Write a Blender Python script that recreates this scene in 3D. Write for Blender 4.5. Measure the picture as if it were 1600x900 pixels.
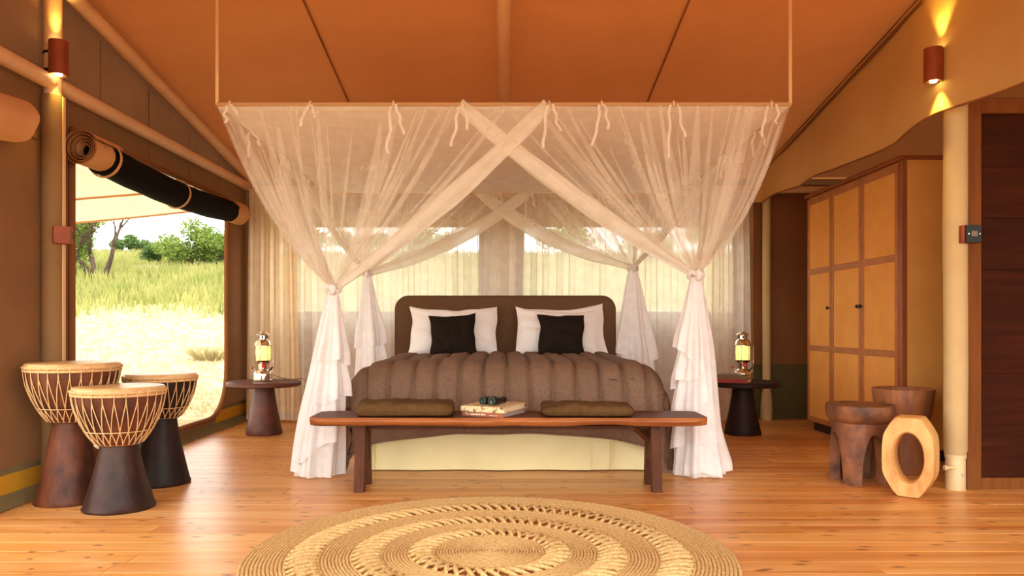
import bpy, math, random
from math import sin, cos, pi, sqrt, exp
from mathutils import Vector, Matrix, noise as mnoise

for o in list(bpy.data.objects):
    bpy.data.objects.remove(o)
scene = bpy.context.scene
COL = scene.collection

# ------------------------------------------------------------------ camera
H = 0.95                      # eye height
F = 1200.0                    # focal length in pixels of the 1600x900 frame
cam_d = bpy.data.cameras.new('camera')
cam_d.sensor_fit = 'HORIZONTAL'
cam_d.sensor_width = 36.0
cam_d.lens = F / 1600 * 36
cam_d.shift_x = 13 / 1600
cam_d.shift_y = 57 / 1600
cam_d.clip_start = 0.05
cam_d.clip_end = 400
cam = bpy.data.objects.new('camera', cam_d)
COL.objects.link(cam)
cam.location = (0, 0, H)
cam.rotation_euler = (pi / 2, 0, 0)
scene.camera = cam

# ------------------------------------------------------------------ world, sun, exposure
def s2l(c):
    c = c / 255.0
    return c / 12.92 if c <= 0.04045 else ((c + 0.055) / 1.055) ** 2.4
def rgb(r, g, b):
    return (s2l(r), s2l(g), s2l(b), 1.0)

world = bpy.data.worlds.new('sky')
scene.world = world
world.use_nodes = True
bg = world.node_tree.nodes['Background']
bg.inputs[0].default_value = (1.0, 1.0, 0.94, 1)
bg.inputs[1].default_value = 1.7

sun_d = bpy.data.lights.new('sun', 'SUN')
sun_d.energy = 0.9
sun_d.angle = math.radians(3)
sun_d.color = (1.0, 0.90, 0.74)
sun = bpy.data.objects.new('sun', sun_d)
COL.objects.link(sun)
sun.rotation_euler = (math.radians(28), math.radians(14), 0)

vs = scene.view_settings
vs.view_transform = 'Standard'
vs.look = 'None'
vs.exposure = 1.6
vs.gamma = 1.0
vs.use_curve_mapping = False
scene.cycles.transparent_max_bounces = 40
scene.cycles.max_bounces = 10
scene.cycles.diffuse_bounces = 6
scene.cycles.transmission_bounces = 8

# ------------------------------------------------------------------ helpers
class MB:
    """collects geometry, then links it as one mesh object"""
    def __init__(self):
        self.v = []; self.f = []
    def add(self, vs_, fs_):
        n = len(self.v)
        self.v.extend([tuple(p) for p in vs_])
        self.f.extend([tuple(i + n for i in f) for f in fs_])
        return self
    def box(self, x0, x1, y0, y1, z0, z1, bev=0.0):
        if bev <= 0:
            v = [(x, y, z) for z in (z0, z1) for y in (y0, y1) for x in (x0, x1)]
            f = [(0, 2, 3, 1), (4, 5, 7, 6), (0, 1, 5, 4), (2, 6, 7, 3), (0, 4, 6, 2), (1, 3, 7, 5)]
            return self.add(v, f)
        b = bev
        # chamfered box: 24 verts
        def P(i, j, k, a):
            X = (x0, x1)[i]; Y = (y0, y1)[j]; Z = (z0, z1)[k]
            sx = (1, -1)[i] * b; sy = (1, -1)[j] * b; sz = (1, -1)[k] * b
            if a == 0: return (X, Y + sy, Z + sz)
            if a == 1: return (X + sx, Y, Z + sz)
            return (X + sx, Y + sy, Z)
        idx = {}; v = []
        for i in (0, 1):
            for j in (0, 1):
                for k in (0, 1):
                    for a in range(3):
                        idx[i, j, k, a] = len(v); v.append(P(i, j, k, a))
        f = []
        for i in (0, 1):
            f.append(tuple(idx[i, j, k, 0] for j, k in ((0, 0), (1, 0), (1, 1), (0, 1))))
            f.append(tuple(idx[j, i, k, 1] for j, k in ((0, 0), (1, 0), (1, 1), (0, 1))))
            f.append(tuple(idx[j, k, i, 2] for j, k in ((0, 0), (1, 0), (1, 1), (0, 1))))
        for i in (0, 1):
            for j in (0, 1):
                f.append((idx[i, j, 0, 0], idx[i, j, 1, 0], idx[i, j, 1, 1], idx[i, j, 0, 1]))
                f.append((idx[i, 0, j, 0], idx[i, 1, j, 0], idx[i, 1, j, 2], idx[i, 0, j, 2]))
                f.append((idx[0, i, j, 1], idx[1, i, j, 1], idx[1, i, j, 2], idx[0, i, j, 2]))
        for i in (0, 1):
            for j in (0, 1):
                for k in (0, 1):
                    f.append((idx[i, j, k, 0], idx[i, j, k, 1], idx[i, j, k, 2]))
        return self.add(v, f)
    def grid(self, fn, nu, nv, closed_u=False):
        v = []
        cols = nu if closed_u else nu + 1
        for j in range(nv + 1):
            for i in range(cols):
                v.append(tuple(fn(i / nu, j / nv)))
        f = []
        for j in range(nv):
            for i in range(nu):
                a = j * cols + i; b = j * cols + (i + 1) % cols
                f.append((a, b, b + cols, a + cols))
        return self.add(v, f)
    def tube(self, path, rad, seg=8, caps=True, flat=1.0):
        path = [Vector(p) for p in path]
        n = len(path)
        if not hasattr(rad, '__len__'): rad = [rad] * n
        v = []; f = []
        t0 = (path[1] - path[0]).normalized()
        up = Vector((0, 0, 1)) if abs(t0.z) < 0.9 else Vector((1, 0, 0))
        nrm = (up - t0 * up.dot(t0)).normalized()
        for i in range(n):
            t = (path[min(i + 1, n - 1)] - path[max(i - 1, 0)])
            if t.length < 1e-9: t = t0.copy()
            t.normalize()
            nrm = nrm - t * nrm.dot(t)
            if nrm.length < 1e-6: nrm = t.orthogonal()
            nrm.normalize()
            bi = t.cross(nrm)
            for k in range(seg):
                a = 2 * pi * k / seg
                v.append(path[i] + nrm * (cos(a) * rad[i] * flat) + bi * (sin(a) * rad[i]))
        for i in range(n - 1):
            for k in range(seg):
                a = i * seg + k; b = i * seg + (k + 1) % seg
                f.append((a, b, b + seg, a + seg))
        if caps:
            f.append(tuple(reversed(range(seg))))
            f.append(tuple((n - 1) * seg + k for k in range(seg)))
        return self.add(v, f)
    def lathe(self, prof, seg=32, cx=0, cy=0, cap0=True, cap1=True, wob=None):
        v = []; f = []
        for i, (r, z) in enumerate(prof):
            for k in range(seg):
                a = 2 * pi * k / seg
                rr = r * (wob(a, z) if wob else 1)
                v.append((cx + rr * cos(a), cy + rr * sin(a), z))
        n = len(prof)
        for i in range(n - 1):
            for k in range(seg):
                a = i * seg + k; b = i * seg + (k + 1) % seg
                f.append((a, b, b + seg, a + seg))
        if cap0: f.append(tuple(reversed(range(seg))))
        if cap1: f.append(tuple((n - 1) * seg + k for k in range(seg)))
        return self.add(v, f)
    def torus(self, R, r, z, seg=48, ring=6, cx=0, cy=0, flat=1.0):
        v = []; f = []
        for i in range(seg):
            a = 2 * pi * i / seg
            for k in range(ring):
                b = 2 * pi * k / ring
                q = R + r * cos(b)
                v.append((cx + q * cos(a), cy + q * sin(a), z + r * flat * sin(b)))
        for i in range(seg):
            for k in range(ring):
                f.append((i * ring + k, ((i + 1) % seg) * ring + k,
                          ((i + 1) % seg) * ring + (k + 1) % ring, i * ring + (k + 1) % ring))
        return self.add(v, f)
    def xf(self, M):
        self.v = [tuple(M @ Vector(p)) for p in self.v]
        return self
    def build(self, name, mat, parent=None, origin=None, smooth=False):
        me = bpy.data.meshes.new(name)
        vv = self.v
        if origin is not None:
            ox, oy, oz = origin
            vv = [(x - ox, y - oy, z - oz) for x, y, z in vv]
        me.from_pydata(vv, [], self.f)
        me.update()
        if smooth:
            me.polygons.foreach_set('use_smooth', [True] * len(me.polygons))
            if smooth == 'auto':
                try: me.set_sharp_from_angle(angle=math.radians(38))
                except Exception: pass
        if mat is not None: me.materials.append(mat)
        o = bpy.data.objects.new(name, me)
        COL.objects.link(o)
        if parent is not None: o.parent = parent
        elif origin is not None: o.location = origin
        return o

def tag(o, label=None, cat=None, group=None, kind=None):
    if label: o['label'] = label
    if cat: o['category'] = cat
    if group: o['group'] = group
    if kind: o['kind'] = kind
    return o
def thing(name, loc, label, cat, group=None, rz=0.0):
    o = bpy.data.objects.new(name, None)
    COL.objects.link(o)
    o.location = loc; o.rotation_euler = (0, 0, rz)
    o.empty_display_size = 0.1
    return tag(o, label, cat, group)
def copy_tree(o, parent=None):
    c = o.copy(); COL.objects.link(c); c.parent = parent
    for ch in [q for q in bpy.data.objects if q.parent == o]:
        copy_tree(ch, c)
    return c
def nz(x, y=0.0, z=0.0):
    return mnoise.noise(Vector((x, y, z)))

# ------------------------------------------------------------------ materials
def new_mat(name):
    m = bpy.data.materials.new(name); m.use_nodes = True
    nt = m.node_tree
    for n in list(nt.nodes): nt.nodes.remove(n)
    out = nt.nodes.new('ShaderNodeOutputMaterial')
    return m, nt, out
def N(nt, typ, **kw):
    n = nt.nodes.new(typ)
    for k, v in kw.items():
        setattr(n, k, v)
    return n
def noise_fac(nt, scale, stretch=(1, 1, 1), detail=4, rough=0.6, coord='Object', offset_random=False, dist=0.0):
    tc = N(nt, 'ShaderNodeTexCoord')
    mp = N(nt, 'ShaderNodeMapping')
    mp.inputs['Scale'].default_value = stretch
    nt.links.new(tc.outputs[coord], mp.inputs['Vector'])
    if offset_random:
        oi = N(nt, 'ShaderNodeObjectInfo')
        mul = N(nt, 'ShaderNodeMath', operation='MULTIPLY'); mul.inputs[1].default_value = 57.0
        cx = N(nt, 'ShaderNodeCombineXYZ')
        nt.links.new(oi.outputs['Random'], mul.inputs[0])
        for i in range(3): nt.links.new(mul.outputs[0], cx.inputs[i])
        nt.links.new(cx.outputs[0], mp.inputs['Location'])
    tx = N(nt, 'ShaderNodeTexNoise')
    tx.inputs['Scale'].default_value = scale
    tx.inputs['Detail'].default_value = detail
    tx.inputs['Roughness'].default_value = rough
    tx.inputs['Distortion'].default_value = dist
    nt.links.new(mp.outputs[0], tx.inputs['Vector'])
    return tx.outputs['Fac']
def ramp(nt, fac, stops):
    r = N(nt, 'ShaderNodeValToRGB')
    el = r.color_ramp.elements
    while len(el) > 1: el.remove(el[-1])
    el[0].position = stops[0][0]; el[0].color = stops[0][1]
    for p, c in stops[1:]:
        e = el.new(p); e.color = c
    nt.links.new(fac, r.inputs[0])
    return r.outputs[0]
def mixc(nt, fac, a, b, blend='MIX'):
    m = N(nt, 'ShaderNodeMix', data_type='RGBA', blend_type=blend)
    for sock, val in ((m.inputs[0], fac), (m.inputs[6], a), (m.inputs[7], b)):
        if hasattr(val, 'is_output'): nt.links.new(val, sock)
        else: sock.default_value = val
    return m.outputs[2]
def bump(nt, fac, strength, dist=0.01):
    b = N(nt, 'ShaderNodeBump')
    b.inputs['Strength'].default_value = strength
    b.inputs['Distance'].default_value = dist
    nt.links.new(fac, b.inputs['Height'])
    return b.outputs[0]
def principled(nt, out, color, rough=0.6, metal=0.0, normal=None, spec=0.5, emis=None, emis_s=0.0, coat=0.0):
    p = N(nt, 'ShaderNodeBsdfPrincipled')
    if hasattr(color, 'is_output'): nt.links.new(color, p.inputs['Base Color'])
    else: p.inputs['Base Color'].default_value = color
    if hasattr(rough, 'is_output'): nt.links.new(rough, p.inputs['Roughness'])
    else: p.inputs['Roughness'].default_value = rough
    p.inputs['Metallic'].default_value = metal
    p.inputs['Specular IOR Level'].default_value = spec
    p.inputs['Coat Weight'].default_value = coat
    p.inputs['Coat Roughness'].default_value = 0.25
    if normal is not None: nt.links.new(normal, p.inputs['Normal'])
    if emis is not None:
        p.inputs['Emission Color'].default_value = emis
        p.inputs['Emission Strength'].default_value = emis_s
    if out is not None: nt.links.new(p.outputs[0], out.inputs[0])
    return p
def simple(name, c, rough=0.6, metal=0.0, c2=None, scale=6, stretch=(1, 1, 1), bscale=None, bstr=0.2, spec=0.4, lo=0.35, hi=0.65, rnd=False, bdist=0.01):
    m, nt, out = new_mat(name)
    col = c
    if c2 is not None:
        col = ramp(nt, noise_fac(nt, scale, stretch, offset_random=rnd), [(lo, c), (hi, c2)])
    nrm = None
    if bscale: nrm = bump(nt, noise_fac(nt, bscale, stretch), bstr, bdist)
    principled(nt, out, col, rough, metal, nrm, spec)
    return m
def canvas(name, c, c2, trans=0.25, tcol=None, wscale=2.2, rough=0.85):
    """heavy tent canvas: diffuse cloth that lets some daylight through"""
    m, nt, out = new_mat(name)
    col = ramp(nt, noise_fac(nt, wscale, detail=5), [(0.3, c), (0.7, c2)])
    nrm = bump(nt, noise_fac(nt, 420, detail=2), 0.12, 0.002)
    nrm2 = N(nt, 'ShaderNodeBump'); nrm2.inputs['Strength'].default_value = 0.25; nrm2.inputs['Distance'].default_value = 0.03
    nt.links.new(noise_fac(nt, 2.6, detail=3), nrm2.inputs['Height']); nt.links.new(nrm, nrm2.inputs['Normal'])
    p = principled(nt, None, col, rough, 0, nrm2.outputs[0], 0.15)
    t = N(nt, 'ShaderNodeBsdfTranslucent')
    if tcol is not None: t.inputs[0].default_value = tcol
    else: nt.links.new(col, t.inputs[0])
    mx = N(nt, 'ShaderNodeMixShader'); mx.inputs[0].default_value = trans
    nt.links.new(p.outputs[0], mx.inputs[1]); nt.links.new(t.outputs[0], mx.inputs[2])
    nt.links.new(mx.outputs[0], out.inputs[0])
    return m
def gauze(name, c, cover, trans=0.5, vary=0.06, scale=9.0):
    """sheer woven cloth: the open weave shows what lies behind"""
    m, nt, out = new_mat(name)
    d = N(nt, 'ShaderNodeBsdfDiffuse'); d.inputs[0].default_value = c
    t = N(nt, 'ShaderNodeBsdfTranslucent'); t.inputs[0].default_value = c
    a = N(nt, 'ShaderNodeMixShader'); a.inputs[0].default_value = trans
    nt.links.new(d.outputs[0], a.inputs[1]); nt.links.new(t.outputs[0], a.inputs[2])
    tr = N(nt, 'ShaderNodeBsdfTransparent')
    mr = N(nt, 'ShaderNodeMapRange')
    mr.inputs[3].default_value = cover - vary; mr.inputs[4].default_value = cover + vary
    mr.inputs[1].default_value = 0.3; mr.inputs[2].default_value = 0.7
    nt.links.new(noise_fac(nt, scale, detail=2), mr.inputs[0])
    b = N(nt, 'ShaderNodeMixShader')
    nt.links.new(mr.outputs[0], b.inputs[0])
    nt.links.new(tr.outputs[0], b.inputs[1]); nt.links.new(a.outputs[0], b.inputs[2])
    nt.links.new(b.outputs[0], out.inputs[0])
    return m
def wood(name, dark, light, axis=0, scale=5.0, rough=0.45, rnd=True, coat=0.0, bstr=0.15, spec=0.4):
    m, nt, out = new_mat(name)
    st = [9.0, 9.0, 9.0]; st[axis] = 0.7
    f1 = noise_fac(nt, scale, tuple(st), detail=6, rough=0.65, offset_random=rnd, dist=0.4)
    col = ramp(nt, f1, [(0.25, dark), (0.75, light)])
    f2 = noise_fac(nt, 1.3, detail=3, offset_random=rnd)
    col = mixc(nt, ramp(nt, f2, [(0.35, (0, 0, 0, 1)), (0.75, (0.6, 0.6, 0.6, 1))]), col, dark)
    principled(nt, out, col, rough, 0, bump(nt, f1, bstr, 0.004), spec, coat=coat)
    return m

M = {}
M['roof'] = canvas('roof_canvas', rgb(194, 134, 82), rgb(204, 142, 88), 0.03, rgb(205, 120, 62))
M['wall'] = canvas('wall_canvas', rgb(120, 84, 55), rgb(134, 94, 61), 0.10)
M['wall_dark'] = canvas('wall_canvas_dark', rgb(124, 80, 46), rgb(136, 88, 50), 0.06)
M['dado'] = canvas('dado_canvas', rgb(84, 74, 44), rgb(94, 82, 50), 0.05)
M['yellow'] = canvas('yellow_canvas', rgb(222, 158, 40), rgb(232, 170, 52), 0.25)
M['skirt'] = canvas('skirt_canvas', rgb(120, 104, 70), rgb(136, 116, 78), 0.10)
M['binding'] = canvas('binding_canvas', rgb(132, 84, 50), rgb(150, 98, 60), 0.08)
M['valance'] = canvas('valance_canvas', rgb(206, 164, 100), rgb(216, 174, 108), 0.15)
M['sleeve'] = canvas('sleeve_canvas', rgb(196, 168, 120), rgb(208, 180, 130), 0.05, wscale=5)
M['sleeve_l'] = canvas('sleeve_canvas_tan', rgb(134, 102, 66), rgb(146, 112, 72), 0.05, wscale=5)
M['tan_roll'] = canvas('tan_roll', rgb(205, 152, 100), rgb(216, 164, 112), 0.1)
M['awning'] = canvas('awning_canvas', rgb(204, 184, 158), rgb(210, 190, 164), 0.25)
M['black_mesh'] = simple('black_mesh', rgb(14, 12, 11), 0.9, bscale=300, bstr=0.2, spec=0.1)
M['pole'] = simple('pole_paint', rgb(228, 188, 142), 0.5, c2=rgb(218, 176, 130), scale=4)
M['cream_pipe'] = simple('cream_pipe', rgb(226, 200, 152), 0.45, c2=rgb(214, 186, 138), scale=9)
M['strap'] = simple('black_strap', rgb(20, 16, 14), 0.6)
M['net'] = gauze('net_gauze', rgb(248, 241, 228), 0.22, 0.45)
M['net_back'] = gauze('net_gauze_back', rgb(244, 234, 220), 0.26, 0.45)
M['net_fold'] = gauze('net_fold', rgb(248, 241, 228), 0.21, 0.45)
M['net_hem'] = gauze('net_hem', rgb(249, 243, 230), 0.66, 0.40)
M['net_top'] = gauze('net_top', rgb(254, 246, 236), 0.92, 0.10)
M['net_tail'] = gauze('net_tail', rgb(253, 250, 249), 0.84, 0.30)
M['net_flap'] = gauze('net_flap', rgb(252, 247, 246), 0.90, 0.30)
M['curtain'] = gauze('curtain_gauze', rgb(252, 243, 228), 0.66, 0.55)
M['curtain_dense'] = gauze('curtain_gauze_dense', rgb(246, 224, 188), 0.90, 0.5)
M['screen'] = gauze('insect_screen', rgb(120, 116, 104), 0.34, 0.3)
M['ribbon'] = gauze('ribbon', rgb(248, 241, 228), 0.92, 0.4)
M['rod'] = simple('canopy_rod', rgb(190, 146, 98), 0.6)
M['headboard'] = simple('headboard_fabric', rgb(100, 72, 50), 0.95, c2=rgb(110, 80, 56), scale=60, bscale=600, bstr=0.25, spec=0.1, bdist=0.002)
M['white_cotton'] = simple('white_cotton', rgb(246, 238, 234), 0.9, bscale=14, bstr=0.25, spec=0.15)
M['black_linen'] = simple('black_linen', rgb(36, 28, 22), 0.95, c2=rgb(44, 34, 27), scale=90, bscale=500, bstr=0.3, spec=0.05, bdist=0.002)
M['bedskirt'] = simple('bed_skirt_cotton', rgb(228, 212, 164), 0.9, c2=rgb(222, 204, 154), scale=5, bscale=3, bstr=0.25, spec=0.1, bdist=0.02)
M['bedbase'] = simple('bed_base', rgb(120, 90, 60), 0.8)
M['olive'] = simple('olive_canvas', rgb(86, 62, 36), 0.95, c2=rgb(100, 74, 44), scale=14, bscale=9, bstr=0.5, spec=0.08)
M['jute'] = simple('jute', rgb(224, 190, 132), 0.9, c2=rgb(190, 150, 94), scale=70, bscale=220, bstr=0.6, spec=0.1, bdist=0.004)
M['hide'] = simple('goat_skin', rgb(220, 182, 126), 0.35, c2=rgb(188, 140, 84), scale=7, bscale=30, bstr=0.1)
M['rope'] = simple('cord_rope', rgb(222, 182, 130), 0.85, c2=rgb(196, 152, 102), scale=60)
M['drumwood'] = simple('drum_wood_red', rgb(108, 58, 36), 0.5, c2=rgb(58, 30, 20), spec=0.25, scale=7, stretch=(1, 1, .6), bscale=16, bstr=0.45)
M['drumwood2'] = simple('drum_wood_dark', rgb(66, 40, 32), 0.45, c2=rgb(36, 22, 18), spec=0.25, scale=7, stretch=(1, 1, .6), bscale=16, bstr=0.45)
M['drumwood3'] = simple('drum_wood_black', rgb(50, 31, 24), 0.5, c2=rgb(28, 18, 14), spec=0.2, scale=7, stretch=(1, 1, .6), bscale=16, bstr=0.45)
M['table_red'] = simple('table_wood_red', rgb(104, 54, 36), 0.5, c2=rgb(72, 37, 26), scale=6, bscale=20, bstr=0.2)
M['table_dark'] = simple('table_wood_dark', rgb(48, 28, 22), 0.55, c2=rgb(34, 20, 16), scale=6, bscale=20, bstr=0.3, spec=0.15)
M['chrome'] = simple('nickel', rgb(226, 216, 200), 0.12, 1.0)
M['red_knob'] = simple('red_plastic', rgb(190, 30, 24), 0.35)
M['copper'] = simple('copper_shade', rgb(150, 72, 38), 0.5, 0.2, c2=rgb(130, 60, 32), scale=8)
M['black'] = simple('black_plastic', rgb(14, 13, 13), 0.4)
M['grey_plastic'] = simple('grey_plastic', rgb(120, 108, 84), 0.5)
M['bench_top'] = wood('bench_top_wood', rgb(70, 32, 18), rgb(116, 58, 32), 0, 4.0, 0.5, spec=0.25)
M['bench_edge'] = wood('bench_live_edge', rgb(112, 54, 28), rgb(206, 128, 66), 0, 2.0, 0.45)
M['bench_leg'] = wood('bench_leg_wood', rgb(66, 34, 18), rgb(104, 56, 30), 2, 4.0, 0.6, spec=0.2)
M['stool_dark'] = simple('stool_wood_dark', rgb(148, 92, 58), 0.55, c2=rgb(82, 50, 33), scale=7, bscale=24, bstr=0.4)
M['stool_red'] = wood('stool_wood_red', rgb(116, 66, 38), rgb(182, 114, 68), 2, 3.0, 0.55)
M['stool_pale'] = simple('stool_wood_pale', rgb(234, 184, 116), 0.55, c2=rgb(206, 142, 78), scale=5, stretch=(2, 2, .8), bscale=9, bstr=0.2)
M['cab_canvas'] = canvas('wardrobe_canvas', rgb(228, 160, 80), rgb(236, 170, 88), 0.0, wscale=5)
M['cab_strip'] = simple('wardrobe_strip', rgb(188, 120, 66), 0.6, c2=rgb(170, 106, 58), scale=8)
M['cab_wood'] = wood('wardrobe_wood', rgb(134, 70, 32), rgb(176, 100, 50), 2, 3.0, 0.5)
M['plinth'] = simple('plinth_dark', rgb(56, 32, 20), 0.6)
M['part_frame'] = wood('partition_frame', rgb(108, 60, 24), rgb(142, 84, 36), 2, 3.0, 0.65, spec=0.15)
M['part_board'] = wood('partition_board', rgb(44, 18, 7), rgb(78, 34, 15), 0, 3.0, 0.75, spec=0.1)
M['trunk'] = simple('bark', rgb(58, 42, 33), 0.9, c2=rgb(84, 66, 52), scale=8)
def leafmat(name, a, b, tr=0.35):
    m, nt, out = new_mat(name)
    col = ramp(nt, noise_fac(nt, 1.1, detail=4), [(0.35, a), (0.65, b)])
    d = N(nt, 'ShaderNodeBsdfDiffuse'); nt.links.new(col, d.inputs[0])
    t = N(nt, 'ShaderNodeBsdfTranslucent'); nt.links.new(col, t.inputs[0])
    mx = N(nt, 'ShaderNodeMixShader'); mx.inputs[0].default_value = tr
    nt.links.new(d.outputs[0], mx.inputs[1]); nt.links.new(t.outputs[0], mx.inputs[2])
    nt.links.new(mx.outputs[0], out.inputs[0])
    return m
M['leaf'] = leafmat('leaf_green', rgb(88, 112, 48), rgb(140, 156, 82))
M['leaf_dark'] = leafmat('leaf_dark', rgb(72, 98, 56), rgb(110, 130, 76))
M['grass'] = leafmat('grass_blades', rgb(122, 130, 70), rgb(164, 158, 100))
M['drygrass'] = leafmat('dry_grass', rgb(180, 166, 124), rgb(198, 184, 142))
M['rock'] = simple('rock', rgb(150, 136, 112), 0.9, c2=rgb(120, 106, 88), scale=3)

def floor_mat():
    m, nt, out = new_mat('pine_planks')
    oi = N(nt, 'ShaderNodeObjectInfo')
    base = ramp(nt, oi.outputs['Random'], [(0.0, rgb(206, 140, 68)), (0.3, rgb(224, 156, 80)), (0.55, rgb(196, 122, 56)),
                                           (0.8, rgb(232, 170, 92)), (1.0, rgb(212, 144, 72))])
    g1 = noise_fac(nt, 2.2, (0.45, 14, 14), 6, 0.65, offset_random=True, dist=0.6)
    col = mixc(nt, ramp(nt, g1, [(0.42, (0, 0, 0, 1)), (0.72, (0.75, 0.75, 0.75, 1))]), base, rgb(178, 102, 48))
    g3 = noise_fac(nt, 1.0, (0.6, 6, 6), 3, 0.6, offset_random=True)
    col = mixc(nt, ramp(nt, g3, [(0.45, (0, 0, 0, 1)), (0.75, (0.7, 0.7, 0.7, 1))]), col, rgb(240, 190, 124))
    # knots: sparse dark flecks stretched along the board
    tc = N(nt, 'ShaderNodeTexCoord'); mp = N(nt, 'ShaderNodeMapping')
    mp.inputs['Scale'].default_value = (2.6, 8.0, 0.0)
    mul = N(nt, 'ShaderNodeMath', operation='MULTIPLY'); mul.inputs[1].default_value = 91.0
    cx = N(nt, 'ShaderNodeCombineXYZ')
    nt.links.new(oi.outputs['Random'], mul.inputs[0])
    nt.links.new(mul.outputs[0], cx.inputs[0]); nt.links.new(mul.outputs[0], cx.inputs[1])
    nt.links.new(cx.outputs[0], mp.inputs['Location'])
    nt.links.new(tc.outputs['Object'], mp.inputs['Vector'])
    vo = N(nt, 'ShaderNodeTexVoronoi', voronoi_dimensions='2D'); vo.inputs['Scale'].default_value = 1.0
    nt.links.new(mp.outputs[0], vo.inputs['Vector'])
    kn = ramp(nt, vo.outputs['Distance'], [(0.03, (0.9, 0.9, 0.9, 1)), (0.10, (0, 0, 0, 1))])
    col = mixc(nt, kn, col, rgb(104, 50, 22))
    nrm = bump(nt, g1, 0.08, 0.003)
    principled(nt, out, col, 0.34, 0, nrm, 0.5)
    return m
M['floor'] = floor_mat()
M['subfloor'] = simple('subfloor', rgb(120, 64, 28), 0.8)

def quilt_mat():
    m, nt, out = new_mat('quilt_linen')
    w1 = noise_fac(nt, 260, (1, 1, 0.25), 2)
    w2 = noise_fac(nt, 6, (1, 1, 1), 4)
    col = ramp(nt, w1, [(0.3, rgb(98, 74, 58)), (0.7, rgb(140, 110, 88))])
    col = mixc(nt, ramp(nt, w2, [(0.4, (0, 0, 0, 1)), (0.7, (0.5, 0.5, 0.5, 1))]), col, rgb(108, 82, 64))
    b1 = bump(nt, noise_fac(nt, 9, (1.2, 2.2, 2.2), 4), 0.5, 0.03)
    principled(nt, out, col, 0.8, 0, b1, 0.25)
    return m
M['quilt'] = quilt_mat()

def ground_mat():
    m, nt, out = new_mat('savanna_ground')
    geo = N(nt, 'ShaderNodeNewGeometry')
    sp = N(nt, 'ShaderNodeSeparateXYZ'); nt.links.new(geo.outputs['Position'], sp.inputs[0])
    nn = noise_fac(nt, 0.35, detail=5)
    ad = N(nt, 'ShaderNodeMath', operation='MULTIPLY_ADD'); ad.inputs[1].default_value = 7.0
    nt.links.new(nn, ad.inputs[0]); nt.links.new(sp.outputs[1], ad.inputs[2])
    mr = N(nt, 'ShaderNodeMapRange'); mr.inputs[1].default_value = 19.5; mr.inputs[2].default_value = 24.0
    nt.links.new(ad.outputs[0], mr.inputs[0])
    dry = ramp(nt, noise_fac(nt, 5.0, detail=6), [(0.35, rgb(150, 130, 96)), (0.6, rgb(180, 162, 130))])
    grn = ramp(nt, noise_fac(nt, 2.0, detail=6), [(0.35, rgb(120, 128, 70)), (0.65, rgb(158, 150, 98))])
    col = mixc(nt, mr.outputs[0], dry, grn)
    principled(nt, out, col, 0.95, 0, bump(nt, noise_fac(nt, 9, detail=5), 0.6, 0.06), 0.05)
    return m
M['ground'] = ground_mat()

def emis_mat(name, c, s, base=None):
    m, nt, out = new_mat(name)
    principled(nt, out, base or c, 0.4, 0, None, 0.3, c, s)
    return m
M['lamp_glass'] = emis_mat('lit_lamp_glass', (1.0, 0.80, 0.16, 1), 0.42, (0.8, 0.7, 0.3, 1))
M['bulb'] = emis_mat('lit_bulb', (1.0, 0.82, 0.35, 1), 6.0)
M['lens'] = simple('lens_glass', rgb(60, 84, 78), 0.05, 0.5)

rng = random.Random(7)

# ------------------------------------------------------------------ the tent shell
XL, XR, YB, YF = -2.60, 4.70, 7.75, 0.90
YR = 4.40                                       # ridge
def roof_z(y):
    return 2.34 + (YB - y) * 0.165 if y > YR else 2.34 + (YB - YR) * 0.165 - (YR - y) * 0.17

# floor
m_ = MB(); m_.box(XL - 0.02, XR, -1.6, YB + 0.05, -0.14, -0.022)
floor = tag(m_.build('floor', M['subfloor']), kind='structure')
pl_mesh = {}
def plank_mesh(L):
    if L not in pl_mesh:
        b = MB(); b.box(-L / 2 + 0.001, L / 2 - 0.001, -0.0686, 0.0686, -0.0222, 0.0, 0.0012)
        o = b.build('plank', M['floor'])
        pl_mesh[L] = o.data
        bpy.data.objects.remove(o)
    return pl_mesh[L]
y = 0.70 + 0.07
row = 0
while y < YB + 0.02:
    x = XL - 0.02 - (row * 1.37 % 2.0)
    while x < XR:
        L = (2.4, 3.0, 2.1, 3.6)[rng.randrange(4)]
        o = bpy.data.objects.new('plank', plank_mesh(L))
        cx_ = x + L / 2
        # keep boards inside the room
        if x < XL - 0.02 or x + L > XR:
            a = max(x, XL - 0.02); b_ = min(x + L, XR)
            if b_ - a < 0.05: x += L; continue
            o.scale.x = (b_ - a) / L; cx_ = (a + b_) / 2
        o.location = (cx_, y, -0.0002 * rng.random())
        COL.objects.link(o); o.parent = floor
        x += L
    y += 0.1395; row += 1

# ceiling canvas: back slope and front slope
def sag_roof(u, v, y0, y1):
    x = XL - 0.05 + u * (XR + 0.1 - XL)
    yy = y0 + (y1 - y0) * v
    s = 0.018 * abs(sin((x - 0.0) * pi / 1.05)) * sin(pi * v)
    return (x, yy, roof_z(yy) + 0.085 + s * 0.6 + 0.01 * nz(x * 0.7, yy * 0.7))
m_ = MB(); m_.grid(lambda u, v: sag_roof(u, v, YB + 0.04, YR), 90, 24)
m_.grid(lambda u, v: sag_roof(u, v, YR, YF), 90, 16)
ceil_ = tag(m_.build('ceiling', M['roof'], smooth=True), kind='structure')
for xs in (-1.22, 1.13, 2.52):                                   # sewn seams running up the slope
    m_ = MB()
    m_.grid(lambda u, v: (xs + (u - .5) * 0.014, YB - (YB - YR) * v, roof_z(YB - (YB - YR) * v) + 0.078 - 0.004 * cos(pi * (u - .5))), 2, 20)
    m_.build('seam', M['binding'], ceil_, smooth=True)

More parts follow.
